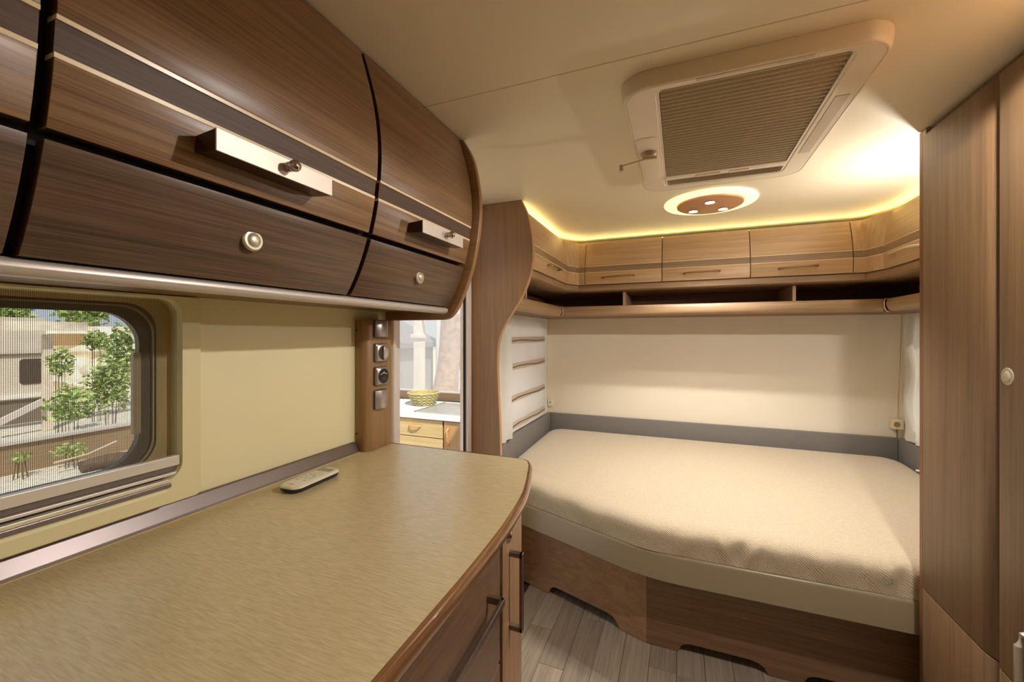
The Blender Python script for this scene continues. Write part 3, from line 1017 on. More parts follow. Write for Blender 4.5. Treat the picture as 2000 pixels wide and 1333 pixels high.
cn = thing('cupboard_cornice', (0.13, 2.9, 1.548), 'brown board forming the underside of the cupboards over the bed', 'cornice')
A = urun(-0.012, 0.012, 0.012)
B_ = urun(-0.03, 0.03, 0.03)
names = ['side_board', 'corner_board', 'back_board', 'corner_board', 'side_board']
for q in range(5):
    a0, a1, b0, b1 = A[q], A[q + 1], B_[q], B_[q + 1]
    def wallp(p):
        return (XL + 0.001, p[1]) if p[0] < -.6 else ((XR - 0.001, p[1]) if p[0] > .88 else (p[0], YB - 0.001))
    w0, w1 = wallp(a0), wallp(a1)
    if q == 1: quad = [a0, a1, (a1[0], YB - 0.001), (XL + 0.001, YB - 0.001), w0]; low = [b0, b1, (b1[0], YB - 0.001), (XL + 0.001, YB - 0.001), w0]
    elif q == 3: quad = [a0, a1, w1, (XR - 0.001, YB - 0.001), (a0[0], YB - 0.001)]; low = [b0, b1, w1, (XR - 0.001, YB - 0.001), (b0[0], YB - 0.001)]
    elif q == 2: quad = [a0, a1, (a1[0], YB - 0.001), (a0[0], YB - 0.001)]; low = [b0, b1, (b1[0], YB - 0.001), (b0[0], YB - 0.001)]
    else: quad = [a0, a1, w1, w0]; low = [b0, b1, w1, w0]
    mb = M(); mb.loft([[(x, y, 1.549) for x, y in low], [(x, y, 1.556) for x, y in quad], [(x, y, 1.589) for x, y in quad]])
    finish(mb, names[q], W_SHELF[0] if q == 2 else W_SHELF[1], cn, bevel=0.001, seg=1, smooth=25)

sh = thing('wall_shelf', (0.13, 2.9, 1.395), 'open wooden shelf with rounded lip running around the bed', 'shelf')
def lip(path_fn, nm, mt):
    # quarter-round lip profile (offset into the room, height)
    prof = [(-0.012, 1.458), (0.0, 1.4555), (0.0045, 1.443), (0.0045, 1.425), (0.0, 1.408), (-0.010, 1.3975), (-0.022, 1.395), (-0.022, 1.405), (-0.010, 1.415)]
    mb = M(); mb.loft([path_fn(d, z) for d, z in prof] + [path_fn(*prof[0])], closed=False, cap0=False, cap1=False)
    return mb
def prism_lip(axis, a0, a1, base, sg, nm, mt):
    prof = [(-0.016, 1.458), (-0.004, 1.4575), (0.002, 1.452), (0.0048, 1.440), (0.0046, 1.425), (0.001, 1.410), (-0.007, 1.3995), (-0.020, 1.395), (-0.036, 1.395), (-0.036, 1.410), (-0.016, 1.412)]
    mb = M(); mb.prism([(base + sg * d, z) for d, z in prof], axis, a0, a1)
    return finish(mb, nm, mt, sh, bevel=0, smooth=40)
prism_lip('x', -.702, .946, 2.606, -1, 'back_lip', W_SHELF[0])
prism_lip('y', 1.8135, 2.588, -.705, 1, 'side_lip', W_SHELF[1])
prism_lip('y', 1.66, 2.588, .951, -1, 'side_lip', W_SHELF[1])
mb = M(); mb.box(-.72, .965, 2.622, YB - 0.001, 1.396, 1.408); finish(mb, 'back_shelf_board', W_DARK, sh)
for x0, x1, y0 in ((XL + 0.001, -.722, 1.8135), (.967, XR - 0.001, 1.66)):
    mb = M(); mb.box(x0, x1, y0, YB - 0.001, 1.396, 1.408); finish(mb, 'side_shelf_board', W_DARK, sh)
mb = M(); mb.box(-.93, 1.185, YB - 0.012, YB - 0.0015, 1.409, 1.548); finish(mb, 'back_panel', W_DARK, sh)
for x0, x1, y0 in ((XL + 0.0015, XL + 0.010, 1.8135), (XR - 0.010, XR - 0.0015, 1.66)):
    mb = M(); mb.box(x0, x1, y0, YB - 0.013, 1.409, 1.548); finish(mb, 'side_back_panel', W_DARK, sh)
for x in (-.321, .580):
    mb = M(); mb.prism([(2.69, 1.409), (2.672, 1.45), (2.668, 1.548), (3.036, 1.548), (3.036, 1.409)], 'x', x - 0.008, x + 0.008); finish(mb, 'divider', W_BED[2], sh, bevel=0.001)
mb = M(); mb.box(-.92, -.74, 2.03, 2.042, 1.409, 1.548); finish(mb, 'divider', W_BED[2], sh, bevel=0.001)
for x, yy, sg in ((-.7005, 2.602, 1), (.9465, 2.602, -1)):
    prof = [(-0.016, 1.4585), (-0.002, 1.458), (0.004, 1.452), (0.0066, 1.440), (0.0064, 1.425), (0.003, 1.409), (-0.007, 1.3975), (-0.020, 1.3935)]
    mb = M()
    mb.tube([(x + sg * d, yy - 0.004 - d * 1.0, z) for d, z in prof], 0.0028, 8)
    finish(mb, 'joint_cap', mat('pale_joint_cap', (226, 208, 172), 0.4), sh, smooth=60)

led = thing('led_strip', (0.13, 2.64, ZT), 'glowing yellow LED strip between bed cupboards and ceiling', 'light strip')
LT = [(-.712, 1.83), (-.712, 2.514), (-.604, 2.676), (.876, 2.676), (.970, 2.512), (.970, 1.70)]
for q in range(5):
    p, r_ = Vector(LT[q]), Vector(LT[q + 1])
    t = (r_ - p).normalized(); nn = Vector((-t.y, t.x)) * 0.007
    mb = M(); mb.prism([tuple(p + nn), tuple(r_ + nn), tuple(r_ - nn), tuple(p - nn)], 'z', ZT + 0.0005, ZT + 0.0030)
    finish(mb, 'strip_segment', M_LED, led)

# ================================================================== BED
bd = thing('bed', (0.1, 2.3, 0), 'built-in double bed with taupe rail and walnut plinth', 'bed')
FRL = [(XL + 0.002, 2.012), (-.60, 1.876), (-.30, 1.756)]
cr = []
P0, P1, P2 = Vector((-.24, 1.732)), Vector((-.118, 1.682)), Vector((0.02, 1.682))
for q in range(11):
    t = q / 10
    cr.append(tuple(P0 * (1 - t) ** 2 + P1 * 2 * t * (1 - t) + P2 * t * t))
LINE = FRL + cr + [(.25, 1.682), (.5, 1.682), (.8, 1.682), (XR - 0.002, 1.682)]
prof = [(0.0, 0.336), (0.0, 0.428), (0.0012, 0.434), (0.005, 0.439), (0.010, 0.4405), (0.016, 0.439), (0.020, 0.434), (0.020, 0.336)]
loops = []
for i, p in enumerate(LINE):
    a = Vector(LINE[max(i - 1, 0)]); b = Vector(LINE[min(i + 1, len(LINE) - 1)])
    t = (b - a).normalized(); nrm = Vector((-t.y, t.x))
    loops.append([(p[0] + nrm.x * d, p[1] + nrm.y * d, z) for d, z in prof])
mb = M(); mb.loft(loops)
finish(mb, 'bed_rail', M_FRAMEBED, bd, smooth=40)
inn = offset(LINE, 0.021)
mb = M(); mb.prism([(XL + 0.002, 2.05)] + inn[1:-1] + [(XR - 0.002, 1.704), (XR - 0.002, YB - 0.002), (XL + 0.002, YB - 0.002)], 'z', 0.40, 0.4405)
finish(mb, 'slat_board', W_DARK, bd)


def plinth(origin, d, length, notches, nm, mt, h=0.40, th=0.018):
    """upright board along d (2D unit vector) with arched cut-outs at the floor"""
    d = Vector(d).normalized(); nr = Vector((-d.y, d.x))
    out = [(0.0, 0.001)]
    for s0, s1, hh in notches:
        out += [(s0, 0.001), (s0 + .004, 0.014), (s0 + .012, 0.030), (s0 + .028, hh - 0.004), (s0 + .05, hh)]
        out += [(s1 - .06, hh), (s1 - .034, hh - 0.006), (s1 - .016, 0.026), (s1 - .008, 0.012), (s1, 0.001)]
    out += [(length, 0.001), (length, h), (0.0, h)]
    loops = []
    for off in (0.0, th):
        loops.append([(origin[0] + d.x * s + nr.x * off, origin[1] + d.y * s + nr.y * off, z) for s, z in out])
    mb = M(); mb.loft(loops)
    return finish(mb, nm, mt, bd, bevel=0.0008, seg=1)


plinth((-.1255, 1.80), (1, 0), 1.19 - 0.002 + .1255, [(.122, .437, .042), (.545, .86, .042)], 'plinth_board', W_BASE)
ang = Vector((.722 - .1265, 1.80 - 2.005))
L_ = Vector((XL + .003 + .1265, 2.078 - 1.80)).length
dd = (Vector((-.1265, 1.80)) - Vector((XL + .003, 2.078))).normalized()
plinth((XL + .003, 2.078), dd, L_, [(L_ - .500, L_ - .118, .048)], 'plinth_board', wood('base_walnut_side', 0, (136, 103, 72), (178, 142, 104), rough=0.42))

# mattress with a fitted twill cover
mt_ = thing('mattress', (0.1, 2.35, 0.43), 'beige twill-covered mattress filling the bed', 'mattress')
YH = YB - 0.036
def fillet(corners, step=0.012):
    """closed outline from (x, y, radius) corners, counter-clockwise"""
    out = []
    n_ = len(corners)
    segs = []
    for i in range(n_):
        p = Vector(corners[i][:2]); a = Vector(corners[i - 1][:2]); b = Vector(corners[(i + 1) % n_][:2]); r_ = corners[i][2]
        u1 = (a - p).normalized(); u2 = (b - p).normalized()
        half = math.acos(max(-1, min(1, u1.dot(u2)))) / 2
        tl = r_ / math.tan(half)
        c_ = p + (u1 + u2).normalized() * (r_ / math.sin(half))
        p0, p1 = p + u1 * tl, p + u2 * tl
        a0 = math.atan2(*(p0 - c_).yx); a1 = math.atan2(*(p1 - c_).yx)
        da = (a1 - a0 + math.pi) % (2 * math.pi) - math.pi
        m_ = max(4, int(abs(da) * r_ / step))
        segs.append([tuple(c_ + Vector((math.cos(a0 + da * k_ / m_), math.sin(a0 + da * k_ / m_))) * r_) for k_ in range(m_ + 1)])
    for i in range(n_):
        out += segs[i]
        p, q = Vector(segs[i][-1]), Vector(segs[(i + 1) % n_][0])
        m_ = max(1, int((q - p).length / step))
        out += [tuple(p.lerp(q, k_ / m_)) for k_ in range(1, m_)]
    return out
outline = fillet([(XL + .040, 2.010, .09), (-.122, 1.690, .35), (XR - .040, 1.690, .09), (XR - .040, YH, .12), (XL + .040, YH, .12)])
ctr = Vector((0.1, 2.4))
N = len(outline)
def inset_loop(d):
    out = []
    for i in range(N):
        a = Vector(outline[(i - 2) % N]); b = Vector(outline[(i + 2) % N])
        t = (b - a)
        t = t.normalized() if t.length > 1e-9 else Vector((1, 0))
        out.append((outline[i][0] - t.y * d, outline[i][1] + t.x * d))
    return out
folds = [(.150, .010, .014), (.200, .016, -.012), (.240, .010, .012), (.33, .03, .007), (.45, .03, .010), (.58, .012, .010), (.63, .012, .012), (.66, .02, -.012), (-.35, .06, .010), (-.55, .05, .008), (.02, .04, .008)]
def topz(y): return 0.550 + 0.038 * (y - 1.70) / 1.3
spec = [(0.000, 0.0, 0), (0.000, 0.30, 1), (-0.004, 0.50, 1), (-0.003, 0.66, 1), (0.003, 0.78, .7), (0.014, 0.885, .4), (0.030, 0.950, .2), (0.048, 0.985, .05), (0.068, 1.0, 0)]
loops = []
for d, h, wgt in spec:
    L2 = inset_loop(d)
    loop = []
    for i, (x, y) in enumerate(L2):
        bx0, by0 = outline[i]
        zt = topz(y)
        z = 0.4415 + (zt - 0.4415) * h
        if by0 < 2.04 and wgt:
            dsp = sum(amp * math.exp(-((bx0 - c + 0.25 * (h - .5) * (1 if int(c * 100) % 2 else -1) * .2) / wd) ** 2) for c, wd, amp in folds)
            t = Vector(outline[(i + 2) % N]) - Vector(outline[(i - 2) % N]); t.normalize()
            x += t.y * dsp * wgt * -1 * -1; y += -t.x * dsp * wgt
            x -= 2 * t.y * 0
        loop.append((x, y, z))
    loops.append(loop)
for q in (0.4, 0.75, 0.97):
    loops.append([(b[0] + (ctr.x - b[0]) * q, b[1] + (ctr.y - b[1]) * q, topz(b[1] + (ctr.y - b[1]) * q)) for b in loops[8]])
mb = M(); mb.loft(loops)
finish(mb, 'fitted_cover', M_TWILL, mt_, smooth=60)
tz = topz(2.745)
mb = M(); mb.loft([[(1.118, 2.735, tz + .001 + h), (1.140, 2.722, tz + .001 + h), (1.146, 2.732, tz + .006 + h), (1.124, 2.745, tz + .006 + h)] for h in (0, .0012)])
finish(mb, 'care_tag', M_WHITE, mt_)

# grey padded headboard strips
for x0, x1, y0, y1, lab in ((XL + .031, XR - .031, YB - .029, YB - .001, 'low grey fabric padding strip along the back wall behind the mattress'),
                           (XL + .001, XL + .030, 2.03, YB - .001, 'grey fabric padding strip below the roman blind'),
                           (XR - .030, XR - .001, 1.72, YB - .001, 'grey fabric padding strip in the right bed corner')):
    mb = M(); mb.box(x0, x1, y0, y1, 0.442, 0.686)
    tag(finish(mb, 'headboard_strip', M_HEAD, bevel=0.004, seg=3, smooth=40, loc=((x0 + x1) / 2, (y0 + y1) / 2, 0.442)), lab, 'headboard', 'grey padding strips around the mattress')

# roman blind over the left bed window
rb = thing('roman_blind', (XL + .02, 2.5, 0.70), 'white roman blind with beige bands at the left bed window', 'blind')
def blind_sheet(x, y0, y1, z0, z1, amp, wav, ny=40, nz=24, ph=0.0):
    loops = []
    for j in range(nz + 1):
        z = z0 + (z1 - z0) * j / nz
        loops.append([(x + amp * math.sin(wav * (y0 + (y1 - y0) * i / ny) + ph) + amp * .5 * math.sin(z * 19), y0 + (y1 - y0) * i / ny, z) for i in range(ny + 1)])
    mb = M(); mb.loft(loops, closed=False, cap0=False, cap1=False)
    o = mb.v[:]
    nn = len(o)
    mb.v += [(a - 0.0016, b, c) for a, b, c in o]
    fs = mb.f[:]
    mb.f += [[i + nn for i in reversed(f)] for f in fs]; mb.m += [0] * len(fs)
    return mb
fab = finish(blind_sheet(XL + .022, 2.225, 2.945, 0.700, 1.425, 0.0022, 26), 'fabric', M_BLIND, rb, smooth=60)
for zc in (1.245, 1.090, 0.900, 0.742):
    b = finish(blind_sheet(XL + .0268, 2.236, 2.885, zc - 0.020, zc + 0.020, 0.0022, 26, 30, 3), 'band', M_BANDC, rb, smooth=60)
    mb = M(); mb.tube([(XL + .0305 + .0022 * math.sin(26 * y), y, zc - 0.004 + 0.004 * math.sin(11 * y)) for y in [2.24 + .64 * q / 24 for q in range(25)]], 0.0024, 6)
    finish(mb, 'cord', M_CORD, b, smooth=60)
for y0, y1 in ((2.205, 2.235), (2.90, 2.925)):
    finish(blind_sheet(XL + .026, y0, y1, 0.72, 1.42, 0.001, 80, 6, 20), 'side_hem', cloth('hem_white', (250, 248, 246), .2) if 'hem_white' not in bpy.data.materials else bpy.data.materials['hem_white'], rb, smooth=60)
sc = finish(blind_sheet(XL + .048, 1.98, 2.21, 0.690, 1.40, 0.007, 70, 40, 20), 'sheer_curtain', M_SHEER, smooth=60, loc=(XL + .03, 2.09, 0.69))
tag(sc, 'sheer white side curtain between the wavy partition and the roman blind', 'curtain')
sc2 = finish(blind_sheet(XR - .036, 1.90, 2.925, 0.700, 1.393, 0.010, 60, 60, 20), 'sheer_curtain', M_SHEER, smooth=60, loc=(XR - .03, 2.5, 0.70))
tag(sc2, 'sheer white curtain in the right corner behind the wardrobe', 'curtain')

# sockets and cable
so = thing('wall_socket', (1.155, YB, 0.745), 'cream surface-mounted socket box in the right bed corner', 'socket')
mb = M(); mb.box(1.128, 1.178, YB - .046, YB - .0008, 0.738, 0.793)
sb = finish(mb, 'box', mat('socket_cream', (226, 212, 176), 0.45), so, bevel=0.004, seg=3, smooth=40)
mb = M(); mb.lathe([(0.0003, 0), (0.015, 0), (0.015, 0.0012), (0.0125, 0.0012), (0.0122, -0.001), (0.0003, -0.001)], (1.146, YB - .0465, 0.767), 'y', 24, sgn=-1)
finish(mb, 'outlet', mat('socket_outlet', (150, 130, 92), 0.5), sb)
so2 = thing('wall_socket', (-.906, YB, 0.735), 'small white socket in the left corner beside the roman blind', 'socket')
mb = M(); mb.box(-.930, -.892, YB - .022, YB - .0008, 0.735, 0.790)
sb2 = finish(mb, 'box', M_WHITE, so2, bevel=0.003, seg=3, smooth=40)
mb = M(); mb.box(-.915, -.905, YB - .0235, YB - .0221, 0.757, 0.770)
finish(mb, 'outlet', mat('socket_grey', (150, 146, 136), 0.5), sb2)
mb = M(); mb.tube([(1.166, YB - .006, 0.794), (1.170, YB - .004, 0.95), (1.178, YB - .004, 1.15), (1.184, YB - .004, 1.394)], 0.0014, 6)
tag(finish(mb, 'cable', mat('cable_tan', (206, 188, 150), 0.6), smooth=60, loc=(1.17, YB - .005, 0.80)), 'thin beige cable running up the right bed corner from the socket', 'cable')
mb = M(); mb.tube([(1.150, YB - .0345, 0.7375), (1.151, YB - .034, 0.71), (1.151, YB - .0335, 0.688)], 0.002, 6)
finish(mb, 'lead', M_BLACK, so, smooth=60)

# ================================================================== CEILING LAMP
def ceiling_lamp(cx, cy, label, power, cone, blend):
    lp_ = thing('ceiling_lamp', (cx, cy, CEIL), label, 'lamp')
    mb = M(); mb.lathe([(0.146, 0.0005), (0.198, 0.0005), (0.199, 0.004), (0.196, 0.008), (0.150, 0.013), (0.146, 0.012)], (cx, cy, CEIL), 'z', 64, sgn=-1)
    mb.f = mb.f[:-2]; mb.m = mb.m[:-2]
    finish(mb, 'glow_rim', M_RING, lp_, smooth=40)
    mb = M(); mb.lathe([(0.0005, 0.006), (0.139, 0.006), (0.143, 0.012), (0.141, 0.018), (0.134, 0.0215), (0.0005, 0.0225)], (cx, cy, CEIL), 'z', 64, sgn=-1)
    dsk = finish(mb, 'disc', M_DISC, lp_, smooth=40)
    for dx, dy in ((-.068, .055), (-.002, -.068), (.062, .063)):
        bx_, by_ = cx + dx, cy + dy
        mb = M(); mb.lathe([(0.0235, 0.0), (0.0235, 0.003), (0.0205, 0.0035), (0.0200, 0.0)], (bx_, by_, CEIL - 0.0222), 'z', 28, sgn=-1)
        finish(mb, 'bezel', M_CHROME, dsk, smooth=40)
        mb = M(); mb.lathe([(0.0005, 0.0005), (0.0195, 0.0005), (0.0185, 0.0022), (0.0005, 0.0030)], (bx_, by_, CEIL - 0.0222), 'z', 28, sgn=-1)
        finish(mb, 'bulb', M_BULB, dsk, smooth=40)
        la = bpy.data.lights.new('bulb_light', 'SPOT')
        la.spot_size = math.radians(cone); la.spot_blend = blend; la.shadow_soft_size = 0.018
        la.energy = power; la.color = (1.0, 0.95, 0.89)
        lo = bpy.data.objects.new('bulb_light', la); COL.objects.link(lo)
        lo.parent = lp_; lo.location = (dx, dy, -0.030)


ceiling_lamp(.130, 2.140, 'round ceiling lamp with three bulbs and a glowing yellow rim over the bed', P_SPOT, 116, 0.5)

# small spotlight on the ceiling in front of the wardrobe (just outside the frame)
AX, AY = .56, .90
sp_ = thing('ceiling_spotlight', (AX, AY, CEIL), 'small round ceiling spotlight in front of the wardrobe', 'lamp')
mb = M(); mb.lathe([(0.0005, 0.0005), (0.045, 0.0005), (0.045, 0.006), (0.036, 0.012), (0.0005, 0.013)], (AX, AY, CEIL), 'z', 32, sgn=-1)
finish(mb, 'housing', M_ALUD, sp_, smooth=40)
mb = M(); mb.lathe([(0.0005, 0.0), (0.028, 0.0), (0.026, 0.003), (0.0005, 0.004)], (AX, AY, CEIL - 0.0132), 'z', 28, sgn=-1)
finish(mb, 'bulb', M_BULB, sp_, smooth=40)
la = bpy.data.lights.new('spotlight_light', 'SPOT')
la.spot_size = math.radians(167); la.spot_blend = 0.15; la.shadow_soft_size = 0.022
la.energy = P_AISLE; la.color = (1.0, 0.95, 0.89)
lo = bpy.data.objects.new('spotlight_light', la); COL.objects.link(lo)
lo.parent = sp_; lo.location = (0, 0, -0.022)

# reading lamp on the back of the wardrobe, shines up at the ceiling (hidden from this viewpoint)
RX, RY, RZ = .815, 1.822, 1.575
rd = thing('reading_lamp', (RX, 1.654, 1.66), 'small reading lamp fixed to the bed side of the wardrobe, shining at the ceiling', 'lamp')
mb = M(); mb.lathe([(0.0005, 0.0), (0.022, 0.0), (0.022, 0.010), (0.0005, 0.012)], (RX, 1.6535, 1.59), 'y', 24)
finish(mb, 'wall_base', M_ALUD, rd, smooth=40)
mb = M(); mb.tube([(RX, 1.664, 1.59), (RX, 1.74, 1.57), (RX, RY - .015, 1.566), (RX, RY, RZ + .004)], 0.005, 8)
finish(mb, 'arm', M_ALUD, rd, smooth=60)
mb = M(); mb.lathe([(0.010, 0.0), (0.022, 0.008), (0.028, 0.026), (0.026, 0.026), (0.019, 0.010), (0.008, 0.005)], (RX, RY, RZ), 'z', 28)
finish(mb, 'shade', M_ALUD, rd, smooth=40)
la = bpy.data.lights.new('reading_light', 'SPOT')
la.energy = P_READ; la.spot_size = math.radians(178); la.spot_blend = 0.25; la.shadow_soft_size = 0.015; la.color = (1.0, 0.96, 0.92)
lo = bpy.data.objects.new('reading_light', la); COL.objects.link(lo); lo.parent = rd
lo.location = (0, RY - 1.654, RZ + .046 - 1.66); lo.rotation_euler = Vector((-.52, -.12, .84)).to_track_quat('-Z', 'Y').to_euler()

# warm fill lamp added behind the camera, out of view, to lift the ambient light
rl_ = thing('fill_light', (.12, -0.95, CEIL), 'added round warm fill light on the ceiling behind the camera', 'lamp')
mb = M(); mb.lathe([(0.0005, 0.0005), (0.20, 0.0005), (0.196, 0.010), (0.0005, 0.014)], (.12, -.95, CEIL), 'z', 48, sgn=-1)
finish(mb, 'diffuser', M_WHITE, rl_, smooth=40)
la = bpy.data.lights.new('fill_lamp', 'AREA')
la.shape = 'DISK'; la.size = 0.36; la.energy = P_FILL; la.color = (1.0, 0.80, 0.50)
lo = bpy.data.objects.new('fill_lamp', la); COL.objects.link(lo); lo.parent = rl_; lo.location = (0, 0, -0.02)

# ================================================================== ROOF HATCH
ht = thing('roof_hatch', (.135, 1.40, CEIL), 'cream roof hatch with pleated taupe blind and crank', 'roof hatch')
ox0, ox1, oy0_, oy1_ = -.137, .408, 1.020, 1.800
FZ = 1.862
def hl(i, z, r=0.07): return [(a, b, z) for a, b in rrect(ox0 + i, ox1 - i, oy0_ + i, oy1_ - i, r, 10)]
def hin(z, g=0.0, r=0.012): return [(a, b, z) for a, b in rrect(-.046 - g, .334 + g, 1.052 - g + 0.0, 1.735 + g, r, 10)]
mb = M()
mb.loft([hl(0, CEIL - 0.0005), hl(0.0005, CEIL - 0.014), hl(0.002, 1.872), hl(0.004, FZ + 0.0025), hl(0.007, FZ + 0.0002, .066), hl(0.009, FZ, .065), hl(0.0105, FZ + 0.0018, .064), hl(0.012, FZ, .063), hin(FZ, 0.009, .03), hin(FZ + 0.002, 0.0075, .028), hin(FZ + 0.0015, 0.0), hin(CEIL - 0.002, 0.0)], cap0=False, cap1=False)
finish(mb, 'frame', M_HATCH, ht, smooth=30)
# perforated air vents in the frame
mb = M(); mb.box(.035, .262, 1.0325, 1.0425, FZ - 0.0012, FZ + 0.0005)
finish(mb, 'vent', M_GRILLE, ht, bevel=0.0005, seg=1)
mb = M(); mb.box(.354, .384, 1.235, 1.58, FZ - 0.0012, FZ + 0.0005)
finish(mb, 'vent', M_GRILLE, ht, bevel=0.0005, seg=1)
# pleated blind
pl_ = []
npl = 31
for q in range(npl * 6 + 1):
    y = 1.054 + (1.632 - 1.054) * q / (npl * 6)
    pl_.append((y, FZ + 0.014 - 0.011 * math.sin(math.pi * (q % 6) / 6) ** 0.7))
poly = pl_ + [(y, z + 0.0012) for y, z in reversed(pl_)]
mb = M(); mb.prism(poly, 'x', -.0445, .3325)
finish(mb, 'pleated_blind', M_PLEAT, ht)
mb = M(); mb.prism([(1.633, FZ + .012), (1.633, FZ - .001), (1.640, FZ - .004), (1.664, FZ - .004), (1.672, FZ - .001), (1.672, FZ + .012)], 'x', -.0445, .3325)
bar = finish(mb, 'blind_bar', M_HATCH, ht, bevel=0.001)
mb = M(); mb.box(.055, .135, 1.6415, 1.662, FZ - .0062, FZ - .0038)
finish(mb, 'grip', mat('hatch_grip', (206, 186, 156), 0.5), bar, bevel=0.001)
mb = M(); mb.box(.165, .225, 1.6415, 1.662, FZ - .0062, FZ - .0038)
finish(mb, 'grip', bpy.data.materials['hatch_grip'], bar, bevel=0.001)
mb = M(); mb.box(-.045, .333, 1.673, 1.734, CEIL - 0.003, CEIL - 0.0015)
finish(mb, 'fly_net', mat('hatch_net_dark', (74, 60, 42), 0.9, bump=0.5, bscale=900, var=.5), ht)
# crank cover, hub, arm and knob
mb = M()
mb.loft([[(a, b, z) for a, b in rrect(-.124 + i, -.060 - i, 1.285 + i, 1.640 - i, 0.02, 8)] for i, z in ((0, FZ + 0.0002), (0.0005, FZ - 0.0015), (0.003, FZ - 0.0025))])
cc = finish(mb, 'crank_cover', M_HATCH, ht, smooth=35)
mb = M(); mb.lathe([(0.0005, 0.0), (0.026, 0.0), (0.025, 0.006), (0.019, 0.014), (0.0005, 0.016)], (-.090, 1.395, FZ - 0.0023), 'z', 32, sgn=-1)
finish(mb, 'crank_hub', mat('crank_taupe', (170, 148, 116), 0.4), ht, smooth=40)
ck = M()
ck.strap([(-.066, 1.402, FZ - 0.019), (-.105, 1.397, FZ - 0.020)], (0.0, 0.009, 0), (0, 0, 0.0045))
ck.strap([(-.103, 1.397, FZ - 0.020), (-.176, 1.408, FZ - 0.026)], (0.0, 0.0045, 0), (0, 0, 0.003))
ca = finish(ck, 'crank_arm', M_HATCH, ht, bevel=0.0015)
mb = M(); mb.lathe([(0.0005, 0.0), (0.0065, 0.0), (0.0072, 0.010), (0.0068, 0.020), (0.0005, 0.021)], (-.178, 1.408, FZ - 0.022), 'z', 16, sgn=-1)
finish(mb, 'crank_knob', mat('crank_knob_beige', (190, 168, 132), 0.4), ca, smooth=40)

# ================================================================== WARDROBE
WX = .680
wd_ = thing('wardrobe', (.93, 0.95, 0), 'tall brown wooden wardrobe at the right edge of the photo', 'wardrobe')
mb = M(); mb.box(WX + .022, XR - .001, 0.25, 1.632, 0.001, CEIL - .002)
finish(mb, 'carcass', W_TALL, wd_)
mb = M(); mb.box(WX + .004, XR - .001, 1.6325, 1.652, 0.001, CEIL - .002)
finish(mb, 'side_panel', wood('wardrobe_side', 2, (100, 62, 36), (132, 86, 52), rough=0.4), wd_, bevel=0.002)
mb = M(); mb.box(WX + .003, WX + .0215, 1.6115, 1.632, 0.001, CEIL - .003)
finish(mb, 'corner_strip', wood('wardrobe_strip', 2, (124, 82, 50), (156, 110, 70), rough=0.35), wd_, bevel=0.003)
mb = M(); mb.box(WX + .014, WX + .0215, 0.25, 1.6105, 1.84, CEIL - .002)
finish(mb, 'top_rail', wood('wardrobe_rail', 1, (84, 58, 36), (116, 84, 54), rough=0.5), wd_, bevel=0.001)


def wdoor(y0, y1, z0, z1, nm='door'):
    """door with softly rolled vertical edges"""
    y_r = 0.028
    poly = [(WX + .0138, y1), (WX - .003, y1), (WX - .008, y1 - .003), (WX - .0095, y1 - .009)]
    poly += [(WX - .0095, y0 + .045), (WX - .0085, y0 + .035), (WX - .004, y0 + .018), (WX + .002, y0 + .006), (WX + .008, y0), (WX + .0138, y0)]
    mb = M(); mb.prism(poly, 'z', z0, z1)
    return finish(mb, nm, W_TALL, wd_, bevel=0.001, smooth=50)


d1 = wdoor(1.300, 1.606, 0.527, 1.868)
d2 = wdoor(0.80, 1.287, 0.527, 1.868)
wdoor(1.300, 1.606, 0.06, 0.5235)
wdoor(0.80, 1.287, 0.06, 0.5235)
mb = M(); mb.lathe([(0.0005, 0), (0.0205, 0), (0.0205, 0.003), (0.0182, 0.0055), (0.014, 0.0058), (0.0133, 0.0045), (0.011, 0.0070), (0.006, 0.0085), (0.0005, 0.009)], (WX - .0093 + .004, 1.2560, 1.187), 'x', sgn=-1)
finish(mb, 'push_knob', M_KNOB, d2, smooth=40)
path = [(WX - .008, 1.228, 0.668), (WX - .028, 1.226, 0.662), (WX - .036, 1.224, 0.640), (WX - .036, 1.223, 0.56), (WX - .028, 1.223, 0.545), (WX - .008, 1.223, 0.540)]
mb = M(); mb.tube([(x, y - .046, z) for x, y, z in path], 0.006, 10)
finish(mb, 'bow_handle', M_KNOB, d2, smooth=60)
mb = M(); mb.box(WX + .015, WX + .0218, 1.289, 1.303, 0.06, 1.839)  # dark strips behind the doors, painting the shade of the open gaps
finish(mb, 'gap_shade_strip', M_GAP, wd_)
mb = M(); mb.box(WX + .015, WX + .0218, 1.600, 1.611, 0.06, 1.839)
finish(mb, 'gap_shade_strip', M_GAP, wd_)
mb = M(); mb.box(WX + .0145, WX + .0149, 0.80, 1.606, 0.518, 0.532)
finish(mb, 'gap_shade_strip', M_GAP, wd_)

# ================================================================== OUTSIDE: awning kitchen seen through the door
GZ = -0.40
gr = M(); gr.add([(-40, -30, GZ), (6, -30, GZ), (6, 40, GZ), (-40, 40, GZ)], [(0, 1, 2, 3)])
struct(finish(gr, 'ground', mat('pale_gravel', (206, 198, 182), 0.95, bump=0.6, bscale=18, var=0.2)))
KZ = 0.50
kt = thing('kitchen_worktop', (-2.3, 3.8, KZ), 'white worktop of the outdoor kitchen seen through the doorway', 'worktop')
mb = M(); mb.box(-3.6, -1.55, 3.40, 4.17, KZ - 0.042, KZ)
finish(mb, 'slab', M_KTOP, kt, bevel=0.006, seg=3, smooth=40)
kd = thing('kitchen_drawer_unit', (-2.6, 3.75, GZ), 'light oak kitchen drawer unit with a bow handle outside the doorway', 'drawer unit')
mb = M(); mb.box(-3.4, -2.092, 3.445, 4.15, GZ, KZ - 0.043)
finish(mb, 'carcass', M_GAP, kd)
